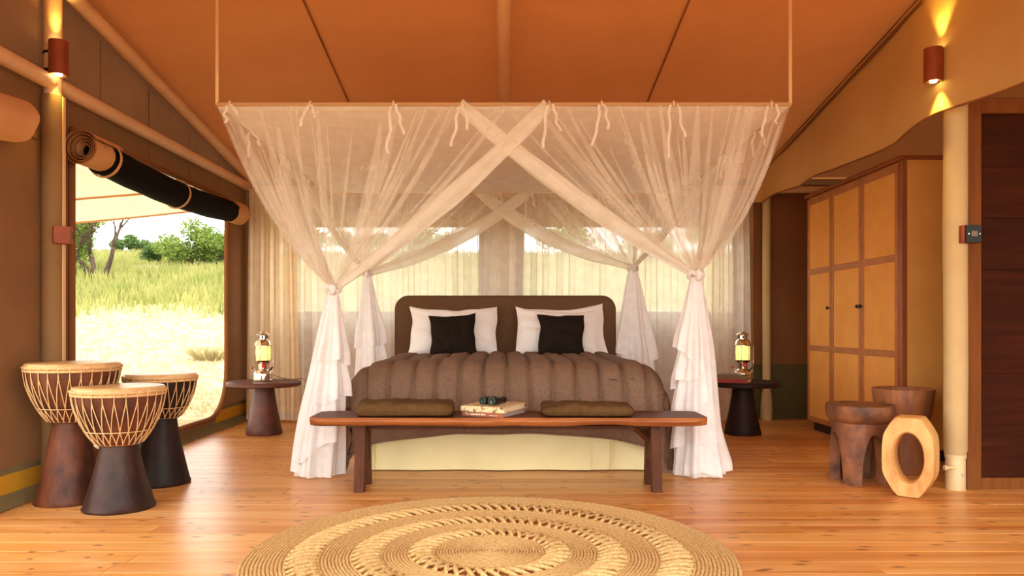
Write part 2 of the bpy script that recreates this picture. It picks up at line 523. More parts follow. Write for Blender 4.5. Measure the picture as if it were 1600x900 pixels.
# left wall with door opening (rounded lower corners) and a second opening nearer the front
def outline_hole(y0, y1, z0, z1, r, n=8):
    pts = []
    for (cy, cz, a0) in ((y1 - r, z0 + r, -pi / 2), (y1 - 0.02, z1 - 0.02, 0), (y0 + 0.02, z1 - 0.02, pi / 2), (y0 + r, z0 + r, pi)):
        rr = r if cz < (z0 + z1) / 2 else 0.02
        for i in range(n + 1):
            a = a0 + (pi / 2) * i / n
            pts.append((cy + rr * cos(a), cz + rr * sin(a)))
    return pts
def wall_with_hole(mb, X, rect, hole):
    """X plane panel: quads between the rectangle border and the hole outline"""
    y0, y1, z0, z1f = rect
    cy = sum(p[0] for p in hole) / len(hole); cz = sum(p[1] for p in hole) / len(hole)
    outer = []
    for (py, pz) in hole:
        dy, dz = py - cy, pz - cz
        ts = []
        if dy > 1e-6: ts.append((y1 - cy) / dy)
        if dy < -1e-6: ts.append((y0 - cy) / dy)
        if dz > 1e-6: ts.append((2.30 - cz) / dz)
        if dz < -1e-6: ts.append((z0 - cz) / dz)
        t = min(ts)
        outer.append((cy + dy * t, cz + dz * t))
    # force the true corners of the rectangle in
    for c in ((y0, z0), (y1, z0), (y1, 2.30), (y0, 2.30)):
        k = min(range(len(outer)), key=lambda i: (outer[i][0] - c[0]) ** 2 + (outer[i][1] - c[1]) ** 2)
        outer[k] = c
    n = len(hole)
    v = [(X, p[0], p[1]) for p in hole] + [(X, p[0], p[1]) for p in outer]
    f = [(i, (i + 1) % n, n + (i + 1) % n, n + i) for i in range(n)]
    mb.add(v, f)
hole1 = outline_hole(4.60, 7.17, 0.115, 2.12, 0.42)
hole2 = outline_hole(1.90, 3.86, 0.115, 2.12, 0.30)
m_ = MB()
wall_with_hole(m_, XL, (4.33, YB, 0.0, 2.30), hole1)
wall_with_hole(m_, XL, (YF, 4.33, 0.0, 2.30), hole2)
m_.grid(lambda u, v: (XL, YF + (YB - YF) * u, 2.30 + (roof_z(YF + (YB - YF) * u) + 0.10 - 2.30) * v), 40, 3)
wl = tag(m_.build('wall_left', M['wall']), kind='structure')
for hole in (hole1, hole2):                                       # bound edge of each opening
    b = MB(); n = len(hole); rim = hole + [hole[0]]
    cy = sum(p[0] for p in hole) / n; cz = sum(p[1] for p in hole) / n
    path = [(XL + 0.012, p[0], p[1]) for p in rim]
    b.tube(path, 0.022, 8, caps=False, flat=1.0)
    b.build('edge_binding', M['binding'], wl, smooth=True)
def strip_x(X, y0, y1, z0, z1, mat, name, parent, thick=0.006):
    b = MB(); b.box(X, X + thick, y0, y1, z0, z1); return b.build(name, mat, parent)
for (a, b_) in ((YF, 1.86), (3.90, 4.56), (7.0, YB)):
    strip_x(XL, a, b_, 0.165, 0.195, M['skirt'], 'grey_band', wl, 0.005)
for (a, b_) in ((YF, 2.05), (3.72, 4.85), (6.93, YB)):
    strip_x(XL, a, b_, 0.06, 0.165, M['yellow'], 'yellow_band', wl)
b = MB()
b.grid(lambda u, v: (XL + 0.01 + 0.06 * v + 0.012 * nz(u * 22), YF + (YB - YF) * u, 0.062 * (1 - v) ** 1.4 + 0.004 + 0.006 * nz(u * 17, 3)), 120, 6)
b.build('ground_flap', M['skirt'], wl, smooth=True)
strip_x(XL, YF, YB, 1.985, 1.995, M['binding'], 'seam', wl, 0.006)
for ys in (4.95, 5.62, 6.35, 7.0):                                # vertical seams above the door
    strip_x(XL, ys, ys + 0.005, 2.12, roof_z(ys) - 0.02, M['binding'], 'seam', wl, 0.004)

# back wall with two windows
W1 = (-2.27, -0.25); W2 = (0.21, 2.30); WZ = (1.08, 1.93)
m_ = MB()
def rect_y(mb, Y, x0, x1, z0, z1): mb.add([(x0, Y, z0), (x1, Y, z0), (x1, Y, z1), (x0, Y, z1)], [(0, 1, 2, 3)])
rect_y(m_, YB, XL, XR, 0.0, WZ[0]); rect_y(m_, YB, XL, XR, WZ[1], 2.42)
rect_y(m_, YB, XL, W1[0], *WZ); rect_y(m_, YB, W1[1], W2[0], *WZ); rect_y(m_, YB, W2[1], XR, *WZ)
wb = tag(m_.build('wall_back', M['wall']), kind='structure')
def strip_y(Y, x0, x1, z0, z1, mat, name, parent, thick=0.006):
    b = MB(); b.box(x0, x1, Y - thick, Y, z0, z1); return b.build(name, mat, parent)
strip_y(YB, XL, 2.52, 0.165, 0.195, M['skirt'], 'grey_band', wb, 0.005)
strip_y(YB, XL, 2.52, 0.06, 0.165, M['yellow'], 'yellow_band', wb)
strip_y(YB, XL, 2.52, 0.0, 0.06, M['skirt'], 'ground_flap', wb, 0.03)
strip_y(YB, 2.52, XR, 0.0, 0.55, M['dado'], 'dado_band', wb, 0.012)
strip_y(YB, 2.52, XR, 0.55, 2.36, M['wall_dark'], 'upper_panel', wb, 0.008)
for i, (a, b_) in enumerate((W1, W2)):
    b = MB(); 
    b.box(a - .03, b_ + .03, YB - .012, YB + .012, WZ[1], WZ[1] + .035); b.box(a - .03, b_ + .03, YB - .012, YB + .012, WZ[0] - .035, WZ[0])
    b.box(a - .03, a, YB - .012, YB + .012, WZ[0], WZ[1]); b.box(b_, b_ + .03, YB - .012, YB + .012, WZ[0], WZ[1])
    w = tag(b.build('window_%d' % (i + 1), M['binding']), kind='structure')
    b = MB(); b.add([(a, YB + .004, WZ[0]), (b_, YB + .004, WZ[0]), (b_, YB + .004, WZ[1]), (a, YB + .004, WZ[1])], [(0, 1, 2, 3)])
    b.build('insect_screen', M['screen'], w)
# right wall of the dressing corner
m_ = MB(); m_.add([(XR, YF, 0), (XR, YB, 0), (XR, YB, 2.42), (XR, YR, roof_z(YR) + .05), (XR, YF, roof_z(YF) + .05)], [(0, 1, 2, 3, 4)])
tag(m_.build('wall_right', M['wall']), kind='structure')

# ------------------------------------------------------------------ ground outside
GP = [(-30, -0.25), (8, -0.22), (12, 0.28), (18, 1.3), (26, 2.62), (40, 4.5), (60, 5.3), (120, 5.6)]
def gz(x, y):
    r = y
    for (a, za), (b, zb) in zip(GP, GP[1:]):
        if r <= b:
            t = max(0, (r - a) / (b - a)); t = t * t * (3 - 2 * t) * 0.35 + t * 0.65
            return za + (zb - za) * t + (0.10 * nz(x * .25, y * .25) if y > 9.5 else 0.0)
    return GP[-1][1]
m_ = MB()
ys_ = [-30, -15, -5, 0, 4, 7] + [8 + i * 0.8 for i in range(50)] + [50, 56, 64, 80, 110]
xs_ = [-110, -80, -60, -50] + [-44 + i * 1.6 for i in range(50)] + [40, 55, 80]
v = [(x, y_, gz(x, y_)) for y_ in ys_ for x in xs_]
nx = len(xs_)
f = [(j * nx + i, j * nx + i + 1, (j + 1) * nx + i + 1, (j + 1) * nx + i) for j in range(len(ys_) - 1) for i in range(nx - 1)]
m_.add(v, f)
tag(m_.build('ground', M['ground'], smooth=True), kind='structure')
# ------------------------------------------------------------------ poles
def pole_thing(name, label, a, b, r, mat='pole', seg=18, cat='pole'):
    m = MB(); m.tube([a, b], r, seg)
    return tag(m.build(name, M[mat], smooth='auto'), label, cat)
eave_z = 2.30
pole_thing('eave_pole', 'tan eave pole running level along the top of the canvas wall with the doorway', (XL + 0.06, YF, eave_z), (XL + 0.06, YB - 0.06, eave_z + .02), 0.044)
pole_thing('rafter_pole', 'tan rafter pole rising above the doorway up the gable', (XL + 0.10, YB - 0.10, eave_z + 0.08), (XL + 0.10, YR, roof_z(YR) - 0.03), 0.044)
pole_thing('rafter_pole', 'tan rafter pole up the middle of the ceiling above the bed', (0, YB - 0.06, eave_z + 0.065), (0, YR, roof_z(YR) - 0.02), 0.042)
pole_thing('rafter_pole', 'tan rafter pole hidden at the top of the canvas valance', (2.60, YB - 0.06, eave_z + 0.06), (2.60, YR, roof_z(YR) - 0.02), 0.042)
pole_thing('ridge_pole', 'tan ridge pole along the highest line of the ceiling', (XL + .02, YR, roof_z(YR) + 0.0), (XR - .02, YR, roof_z(YR) + 0.0), 0.044)
pole_thing('eave_pole', 'tan eave pole running level along the top of the back wall', (XL + 0.06, YB - 0.05, eave_z + .0), (XR - .02, YB - 0.05, eave_z + .0), 0.036)

# left upright
t = thing('tent_pole', (-2.54, 4.33, 0), 'upright tent pole in a tan canvas sleeve beside the drums', 'pole')
m_ = MB(); m_.tube([(0, 0, 0), (0, 0, roof_z(4.33) - 0.0)], 0.047, 20); m_.build('pole', M['pole'], t, smooth='auto')
m_ = MB(); m_.lathe([(0.060, 0.03), (0.061, 0.6), (0.059, 1.2), (0.061, 1.7), (0.060, 2.235), (0.050, 2.24)], 24); m_.build('canvas_sleeve', M['sleeve_l'], t, smooth='auto')
m_ = MB(); m_.box(0.056, 0.064, -0.012, 0.012, 0.03, 2.23); m_.build('sleeve_seam', M['pole'], t)
for z in (2.375, 2.475):
    m_ = MB(); m_.torus(0.049, 0.005, z, 24, 6, flat=1.6); m_.build('strap', M['strap'], t, smooth=True)
# right upright
t = thing('tent_pole', (2.60, 4.42, 0), 'upright tent pole in a cream canvas sleeve with a bare pipe foot', 'pole')
m_ = MB(); m_.lathe([(0.052, 0.0), (0.052, 0.19), (0.048, 0.2), (0.048, roof_z(4.42) - 0.02)], 24); m_.build('pipe', M['cream_pipe'], t, smooth='auto')
m_ = MB(); m_.lathe([(0.056, 0.185), (0.056, 0.205)], 24); m_.build('collar', M['cream_pipe'], t, smooth='auto')
m_ = MB(); m_.lathe([(0.055, 0.205), (0.062, 0.23), (0.063, 0.7), (0.062, 1.2), (0.064, 1.5), (0.062, 2.0), (0.063, 2.42), (0.05, 2.45)], 28, wob=lambda a, z: 1 + 0.03 * sin(3 * a + z * 4))
m_.build('canvas_sleeve', M['sleeve'], t, smooth='auto')
m_ = MB(); m_.tube([(-0.03, -0.05, 0.135), (-0.085, -0.05, 0.135)], 0.008, 8); m_.tube([(-0.08, -0.05, 0.135), (-0.095, -0.05, 0.135)], 0.014, 8); m_.build('bolt', M['cream_pipe'], t)
m_ = MB(); m_.tube([(0.012, -0.045, 0.095), (0.012, -0.058, 0.095)], 0.012, 10); m_.build('bolt', M['chrome'], t)
m_ = MB(); m_.torus(0.052, 0.004, 0.004, 24, 6); m_.build('base_ring', M['cream_pipe'], t)
# back uprights
t = thing('tent_pole', (2.62, 7.66, 0), 'slender cream tent pole standing beside the dark back wall', 'pole')
m_ = MB(); m_.lathe([(0.055, 0.0), (0.058, 0.1), (0.05, 0.24), (0.040, 0.3), (0.039, 1.2), (0.040, 2.26)], 20, wob=lambda a, z: 1 + 0.05 * sin(3 * a + z * 9))
m_.build('canvas_sleeve', M['sleeve'], t, smooth='auto')
m_ = MB(); m_.tube([(0, 0, 2.2), (0, 0, 2.40)], 0.033, 14); m_.build('pipe', M['pole'], t, smooth='auto')
t = thing('tent_pole', (-2.50, 7.66, 0), 'dark brown corner pole between the doorway and the sheer curtain', 'pole')
m_ = MB(); m_.lathe([(0.05, 0.0), (0.052, 0.25), (0.044, 0.3), (0.044, 2.2), (0.040, 2.28)], 20); m_.build('canvas_sleeve', M['wall_dark'], t, smooth='auto')
m_ = MB(); m_.tube([(0, 0, 2.2), (0, 0, 2.36)], 0.036, 14); m_.build('pipe', M['pole'], t, smooth='auto')

# ------------------------------------------------------------------ valance on the right
VX = 2.52
VP = [(1196, 313), (1220, 302), (1245, 292), (1263, 280), (1310, 266), (1366, 240), (1403, 224), (1450, 191), (1476, 175), (1525, 156), (1600, 128), (1720, 92), (1900, 60)]
VC = sorted([(VX * F / (px - 787), H + (507 - py) / F * (VX * F / (px - 787))) for px, py in VP])
def val_low(y):
    if y <= VC[0][0]: return VC[0][1]
    for (a, za), (b, zb) in zip(VC, VC[1:]):
        if y <= b: return za + (zb - za) * (y - a) / (b - a)
    return VC[-1][1]
def val_pt(u, v):
    y = 7.52 - (7.52 - 2.6) * u
    z1 = roof_z(y) + 0.07; z0 = val_low(y)
    w = 0.03 * sin(y * 5.0 + 0.8) * v + 0.02 * nz(y * 2.2, v * 2) - 0.03 * v * sin(pi * min(1, u * 1.3))
    return (VX + w, y, z1 + (z0 - z1) * v)
m_ = MB(); m_.grid(val_pt, 120, 14)
m_.grid(lambda u, v: (VX - 0.09 + (0.09 + val_pt(0, v)[0] - VX) * u, 7.53 - 0.01 * u, val_pt(0, v)[2]), 3, 14)
val = tag(m_.build('canvas_valance', M['valance'], smooth=True), 'long tan canvas valance sloping down beside the wardrobe', 'valance')
m_ = MB(); m_.tube([tuple(Vector(val_pt(i / 100, 1.0))) for i in range(101)], 0.007, 6)
m_.build('hem', M['binding'], val, smooth=True)
m_ = MB(); m_.tube([(VX - 0.012, 7.5 - (7.5 - YR) * i / 20, roof_z(7.5 - (7.5 - YR) * i / 20) + 0.025) for i in range(21)], 0.012, 6)
m_.build('top_piping', M['wall_dark'], val, smooth=True)

# ------------------------------------------------------------------ wall lights
def sconce(loc, rz, label, power):
    t = thing('wall_light', loc, label, 'lamp', None, rz)
    m = MB()
    # open shell shade with thickness
    m.grid(lambda u, v: (0.050 * cos(2 * pi * u), 0.050 * sin(2 * pi * u), -0.095 + 0.19 * v), 28, 1, True)
    m.grid(lambda u, v: (0.046 * cos(-2 * pi * u), 0.046 * sin(-2 * pi * u), -0.095 + 0.19 * v), 28, 1, True)
    m.grid(lambda u, v: ((0.046 + 0.004 * v) * cos(2 * pi * u), (0.046 + 0.004 * v) * sin(2 * pi * u), -0.095), 28, 1, True)
    m.grid(lambda u, v: ((0.050 - 0.004 * v) * cos(2 * pi * u), (0.050 - 0.004 * v) * sin(2 * pi * u), 0.095), 28, 1, True)
    m.build('shade', M['copper'], t, smooth='auto')
    m = MB(); m.box(-0.018, 0.018, 0.045, 0.075, -0.05, 0.05); m.build('bracket', M['black'], t)
    for s in (-1, 1):
        m = MB(); m.lathe([(0.042, s * 0.086), (0.040, s * 0.092), (0.028, s * 0.084)], 20, cap0=(s < 0), cap1=True)
        r = m.build('reflector', M['chrome'], t, smooth='auto')
        m = MB(); m.lathe([(0.022, s * 0.086), (0.018, s * 0.097), (0.002, s * 0.101)], 16); m.build('bulb', M['bulb'], r, smooth=True)
        L = bpy.data.lights.new('wall_light_beam', 'SPOT'); L.energy = power; L.color = (1.0, 0.72, 0.16)
        L.spot_size = math.radians(75); L.spot_blend = 0.6; L.shadow_soft_size = 0.02
        lo = bpy.data.objects.new('beam', L); COL.objects.link(lo); lo.parent = t
        lo.location = (0, 0, s * 0.115)
        lo.rotation_euler = (0, 0, 0) if s < 0 else (pi, 0, 0)
    return t
sconce((-2.475, 4.27, 2.43), math.radians(60), 'copper cylinder wall light strapped to the pole beside the drums', 2.4)
sconce((2.445, 4.37, 2.425), math.radians(-90), 'copper cylinder wall light glowing on the tan valance', 7.0)

# light switches
t = thing('light_switch', (-2.475, 4.30, 1.45), 'copper-sided light switch box on the pole beside the doorway', 'switch', None, math.radians(38))
m_ = MB(); m_.box(-0.045, 0.045, -0.022, 0.03, -0.05, 0.05, 0.004); m_.build('box', M['copper'], t)
m_ = MB(); m_.box(0.045, 0.050, -0.026, 0.034, -0.05, 0.05, 0.002); fp = m_.build('face_plate', M['grey_plastic'], t)
m_ = MB(); m_.box(0.050, 0.058, -0.012, 0.016, -0.018, 0.022, 0.003); m_.build('rocker', M['black'], fp)
t = thing('light_switch', (2.645, 4.33, 1.46), 'black light switch with copper side on the cream pole', 'switch')
m_ = MB(); m_.box(-0.062, 0.044, -0.0, 0.05, -0.05, 0.05, 0.003); m_.build('box', M['copper'], t)
m_ = MB(); m_.box(-0.044, 0.044, -0.012, -0.0, -0.05, 0.05, 0.002); fp = m_.build('face_plate', M['black'], t)
m_ = MB(); m_.box(-0.018, 0.018, -0.020, -0.012, -0.016, 0.016, 0.003); m_.build('rocker', M['grey_plastic'], fp)
for s in (-1, 1):
    m_ = MB(); m_.tube([(s * 0.031, -0.011, 0), (s * 0.031, -0.015, 0)], 0.004, 8); m_.build('screw', M['chrome'], fp)

# ------------------------------------------------------------------ rolled door blinds
def rolled_blind(y0, y1, z, label, end=0.24):
    x = XL + 0.125
    t = thing('rolled_blind', (x, y0, z), label, 'blind')
    L = y1 - y0
    def sagz(v): return -0.05 * sin(pi * v) 
    def roll(mb, a, b, r, seg=26, n=24, wob=0.05):
        def fn(u, v):
            yy = a + (b - a) * v
            rr = r * (1 + wob * nz(yy * 4, cos(2 * pi * u) * 1.2, sin(2 * pi * u) * 1.2))
            return (rr * cos(2 * pi * u), yy, rr * sin(2 * pi * u) + sagz(yy / L))
        mb.grid(fn, seg, n, True)
        for e in (a, b):
            k = len(mb.v); ring = [fn(i / seg, 0.0 if e == a else 1.0) for i in range(seg)]
            mb.add(ring, [tuple(range(seg)) if e == b else tuple(reversed(range(seg)))])
    m = MB(); roll(m, 0.24, L - end + 0.04, 0.098); m.build('mesh_roll', M['black_mesh'], t, smooth='auto')
    m = MB()
    # canvas end: a spiral you can look into
    def spiral(u, v):
        a = u * 2 * pi * 4.2 + 0.5
        r = 0.105 - 0.072 * u + 0.004 * nz(a * 0.9)
        return (r * cos(a), 0.0 + 0.34 * v + 0.05 * u * (1 - v), r * sin(a) + 0.0)
    m.grid(spiral, 150, 6)
    cr = m.build('canvas_roll', M['tan_roll'], t, smooth=True)
    m = MB(); m.tube([spiral(i / 150, 0.0) for i in range(151)], 0.0045, 6); m.build('rolled_edge', M['binding'], cr, smooth=True)
    m = MB(); m.lathe([(0.001, 0), (0.09, 0)], 24, cap0=False, cap1=False); m.xf(Matrix.Translation((0, 0.13, 0)) @ Matrix.Rotation(pi / 2, 4, 'X')); m.build('roll_core', M['black_mesh'], t)
    m = MB(); roll(m, L - end, L + 0.02, 0.105, n=8, wob=0.2); m.build('canvas_roll', M['tan_roll'], t, smooth='auto')
    for fy in (0.28, L * 0.50):
        m = MB()
        pts = [(0.106 * cos(a), fy + 0.012 * sin(2 * a), 0.106 * sin(a) + sagz(fy / L)) for a in [2 * pi * k / 28 for k in range(29)]]
        m.tube(pts, 0.012, 6, caps=False, flat=0.5); m.build('strap', M['tan_roll'], t, smooth=True)
    return t
rolled_blind(4.48, 7.14, 1.985, 'rolled black mesh door blind with tan canvas ends above the doorway')
rolled_blind(1.80, 3.90, 1.985, 'rolled door blind on the far side of the sleeved pole, its tan rounded end showing', 0.6)

# outside awning (fly sheet edge)
def awn(u, v):
    x = -2.68 - 5.2 * u; y = 3.0 + 6.0 * v
    return (x, y, 2.42 + (x + 2.68) * 0.095 + 0.02 * nz(x, y) - (0.05 * v * v))
m_ = MB(); m_.grid(awn, 30, 24)
aw = tag(m_.build('awning', M['awning'], smooth=True), 'cream canvas awning stretched outside the doorway', 'awning')
for vv_ in (0.80, 1.0):
    m_ = MB(); m_.tube([tuple(Vector(awn(i / 30, vv_)) - Vector((0, 0, 0.006))) for i in range(31)], 0.014, 6); m_.build('seam', M['tan_roll'], aw, smooth=True)

# ------------------------------------------------------------------ sheer back curtains
def sheer(x0, x1, y, label, mat, seed, z1=2.26, nfold=17, amp=0.035):
    W = x1 - x0
    def fn(u, v):
        z = z1 + (0.012 - z1) * v
        ph = 2 * pi * nfold * (u + 0.045 * nz(u * 4.3, seed) + 0.02 * nz(u * 11, seed + 7))
        a = amp * (0.55 + 0.45 * v) * max(0.1, 0.75 + 1.3 * nz(u * 6, seed + 4))
        xx = x0 + W * u + 0.016 * sin(2 * ph) + 0.02 * v * nz(u * 6, v * 2, seed) + 0.05 * (u - 0.5) * v
        return (xx, y + a * sin(ph) + 0.012 * nz(u * 20, v * 3, seed), z + (0.012 * (1 + nz(u * 13, seed)) if v == 1 else 0))
    m = MB(); m.grid(fn, nfold * 12, 16)
    t = thing('sheer_curtain', ((x0 + x1) / 2, y, 0), label, 'curtain')
    m.build('cloth', M[mat], t, origin=((x0 + x1) / 2, y, 0), smooth=True)
    m = MB(); m.grid(lambda u, v: tuple(Vector(fn(u, 1.0 - 0.045 * v)) + Vector((0, -0.004, 0))), nfold * 12, 1); m.build('hem', M['curtain'], t, origin=((x0 + x1) / 2, y, 0), smooth=True)
    m = MB(); m.grid(lambda u, v: tuple(Vector(fn(u, 0.03 * v)) + Vector((0, -0.004, 0))), nfold * 12, 1); m.build('heading_tape', M['curtain_dense'], t, origin=((x0 + x1) / 2, y, 0), smooth=True)
    return t
sheer(-2.46, -2.02, 7.42, 'dense cream curtain gathered in the corner by the doorway', 'curtain_dense', 5, nfold=5, amp=0.035)
sheer(-2.10, 0.10, 7.46, 'sheer cream curtain hung before the window nearer the doorway', 'curtain', 1, nfold=17)
sheer(-0.12, 2.20, 7.47, 'sheer cream curtain hung before the window nearer the wardrobe', 'curtain', 2, nfold=17)
sheer(2.02, 2.38, 7.43, 'narrow sheer curtain edge hanging beside the slender back pole', 'curtain', 9, nfold=4, amp=0.04)
m_ = MB(); m_.tube([(-2.5, 7.46, 2.265), (2.45, 7.46, 2.265)], 0.012, 10)
tag(m_.build('curtain_rod', M['rod'], smooth='auto'), 'thin tan rod carrying the sheer back curtains', 'curtain rod')

# ------------------------------------------------------------------ bed canopy
CX, CYF, CYB, CZ = 1.612, 4.32, 7.18, 2.19
t = thing('bed_canopy', (0, (CYF + CYB) / 2, CZ), 'square canopy with a flat pale net roof hung from the ceiling above the bed', 'canopy')
org = (0, (CYF + CYB) / 2, CZ)
for a, b_ in (((-CX, CYF), (CX, CYF)), ((-CX, CYB), (CX, CYB)), ((-CX, CYF), (-CX, CYB)), ((CX, CYF), (CX, CYB))):
    m_ = MB(); m_.tube([(a[0], a[1], CZ), (b_[0], b_[1], CZ)], 0.011, 10); m_.build('frame_rod', M['rod'], t, org, smooth='auto')
for x in (-CX, CX):
    for y in (CYF, CYB):
        m_ = MB(); m_.tube([(x, y, CZ), (x, y, roof_z(y) + 0.05)], 0.0105, 10); m_.build('hanger_rod', M['pole'], t, org, smooth='auto')

def top_net(u, v):
    x = -CX + 2 * CX * u; y = CYF + (CYB - CYF) * v
    return (x, y, CZ - 0.012 - 0.02 * sin(pi * u) * sin(pi * v) + 0.008 * nz(x * 3, y * 3))
m_ = MB(); m_.grid(top_net, 40, 36); m_.build('roof_net', M['net_top'], t, org, smooth=True)
def ribbon(parent, org_, x, y, L, dx, seed, dy=-0.018):
    for s in (-1, 1):
        m = MB()
        LL = L * (1.0 if s < 0 else 0.62)
        def fn(u, v):
            zz = CZ - 0.008 - LL * v
            xx = x + s * (0.012 + 0.030 * v ** 0.7) + dx * v + 0.020 * nz(v * 3, seed, s) + (u - 0.5) * 0.016
            return (xx, y + dy - 0.01 * s + 0.015 * nz(v * 4, seed + 3, s) + (u - 0.5) * 0.004, zz)
        m.grid(fn, 1, 12); m.build('tie_ribbon', M['ribbon'], parent, org_, smooth=True)
    m = MB(); m.torus(0.016, 0.005, 0, 12, 6); m.xf(Matrix.Translation((x, y, CZ)) @ Matrix.Rotation(pi / 2, 4, 'Y')); m.build('tie_knot', M['ribbon'], parent, org_, smooth=True)
for i, (px, L) in enumerate(((360, .10), (485, .12), (615, .27), (722, .23), (858, .24), (940, .23), (1052, .30), (1205, .18))):
    ribbon(t, org, (px - 787) / F * CYF, CYF, L, 0.015 * (-1) ** i, i * 3.1)
for i, x in enumerate((-1.3, -0.62, -0.05, 0.24, 0.9, 1.4)):
    ribbon(t, org, x, CYB, 0.22, 0.01, 40 + i * 2.7)
for sx in (-1, 1):
    for i, y in enumerate((4.9, 5.6, 6.4)):
        ribbon(t, org, sx * CX, y, 0.16, 0.02, 70 + i * 2.1 + sx, dy=0.0)

def panel_curve(A, B, K, s, tt, sag0, sag1, spread=0.03):
    P0 = A + (B - A) * s
    K2 = K + (B - A).normalized() * (spread * (s - 0.5))
    P = P0 + (K2 - P0) * tt
    sg = sag0 + (sag1 - sag0) * s
    P.z -= sg * 4 * tt * (1 - tt) * (1 - 0.35 * (tt - 0.5))
    return P
def net_swag(parent, org_, A, B, K, NF, seed, sag0, sag1, amp=0.02, mat='net', hem=True, fold=0.85, hemw=0.055):
    A = Vector(A); B = Vector(B); K = Vector(K)
    nrm = (B - A).cross(K - (A + B) / 2).normalized()
    m = MB()
    def fn(u, v):
        w = u + 0.018 * nz(u * 9, seed)
        ph = 2 * pi * NF * w
        k = 0.55 + 0.9 * abs(nz(u * 13, seed + 9))
        s = u + fold * k * sin(ph) / (2 * pi * NF)
        s = min(1, max(0, s)) if v > 0 else u
        tt = 1 - (1 - v) ** 1.15
        env = (0.15 + 0.85 * min(1, v * 5)) * (1 - v) ** 0.75
        P = panel_curve(A, B, K, s, tt, sag0, sag1)
        P = P + nrm * (amp * env * k * cos(ph) + 0.02 * (1 - v) * v * nz(u * 4, v * 3, seed))
        return P
    m.grid(fn, NF * 10, 26)
    o = m.build('net_swag', M[mat], parent, org_, smooth=True)
    # gathered folds: doubled cloth running from the rod to the knot
    rgn = random.Random(int(seed * 31) + 5); m = MB(); wl_ = (B - A).length
    for i in range(int(NF * 1.5)):
        s0 = rgn.uniform(0.01, 0.97); w0 = rgn.choice((0.010, 0.014, 0.02, 0.03, 0.045)); st0 = rgn.choice((0.0, 0.0, 0.06, 0.16))
        dr = rgn.uniform(-0.03, 0.03); ofs = rgn.uniform(-0.012, 0.02)
        def fl_(u, v, s0=s0, w0=w0, st0=st0, dr=dr, ofs=ofs):
            tv = st0 + (1 - st0) * v; a = 2 * pi * u
            ww = w0 * (0.25 + 0.75 * min(1, v * 4)) * (1 - 0.55 * tv)
            s_ = min(1, max(0, s0 + dr * sin(pi * tv) + ww / wl_ * cos(a) / max(0.12, 1 - tv)))
            P = panel_curve(A, B, K, s_ if tv < 0.9 else s0 + (s_ - s0) * (1 - tv) * 10, 1 - (1 - tv) ** 1.15, sag0, sag1)
            return P + nrm * ((ofs + 0.004 * sin(a)) * (1 - tv))
        m.grid(fl_, 8, 22, True)
    m.build('gathered_folds', M['net_fold'], parent, org_, smooth=True)
    # heading band along the rod
    m = MB(); m.grid(lambda u, v: panel_curve(A, B, K, u, 0.022 * v, sag0, sag1) + nrm * 0.006, 60, 1)
    m.build('heading_band', M['net_fold'], parent, org_, smooth=True)
    if hem:
        m = MB()
        side = (B - A).normalized()
        def hb(u, v):
            P = panel_curve(A, B, K, 1.0, v, sag0, sag1)
            Q = panel_curve(A, B, K, 0.985, v, sag0, sag1)
            T = (panel_curve(A, B, K, 1.0, min(1, v + .02), sag0, sag1) - panel_curve(A, B, K, 1.0, max(0, v - .02), sag0, sag1)).normalized()
            wd = nrm.cross(T).normalized()
            a = 2 * pi * u
            ww = hemw * (0.45 + 0.55 * sin(pi * min(1, max(0.0, v * 0.9 + 0.12))) ) * (1 + 0.15 * nz(v * 6, seed))
            return P + wd * (ww * cos(a)) + nrm * (0.016 * sin(a) + 0.008 * sin(3 * a + 5 * v))
        m.grid(hb, 20, 36, True); m.build('rolled_edge', M['net_hem'], parent, org_, smooth=True)
    return o
def tail_fn(K, base, rx, ry, zb, folds, seed, fold_amp=0.2):
    K = Vector(K)
    def fn(th, v, sc=1.0):
        e = v ** 0.62
        cxx = K.x + (base[0] - K.x) * v ** 0.9; cyy = K.y + (base[1] - K.y) * v ** 0.9
        fm = 1 + fold_amp * (min(1, v * 3)) * (0.65 * sin(folds * th + 1.5 * v + seed) + 0.35 * sin((folds * 2 + 1) * th + seed * 2 + 2 * v)) + 0.10 * nz(th * 2, v * 3, seed)
        r = (0.030 + (1 - 0.030) * e)
        return Vector((cxx + (0.028 + (rx - 0.028) * e) * cos(th) * fm * sc, cyy + (0.028 + (ry - 0.028) * e) * sin(th) * fm * sc, K.z - 0.02 + (zb - K.z + 0.02) * v))
    return fn
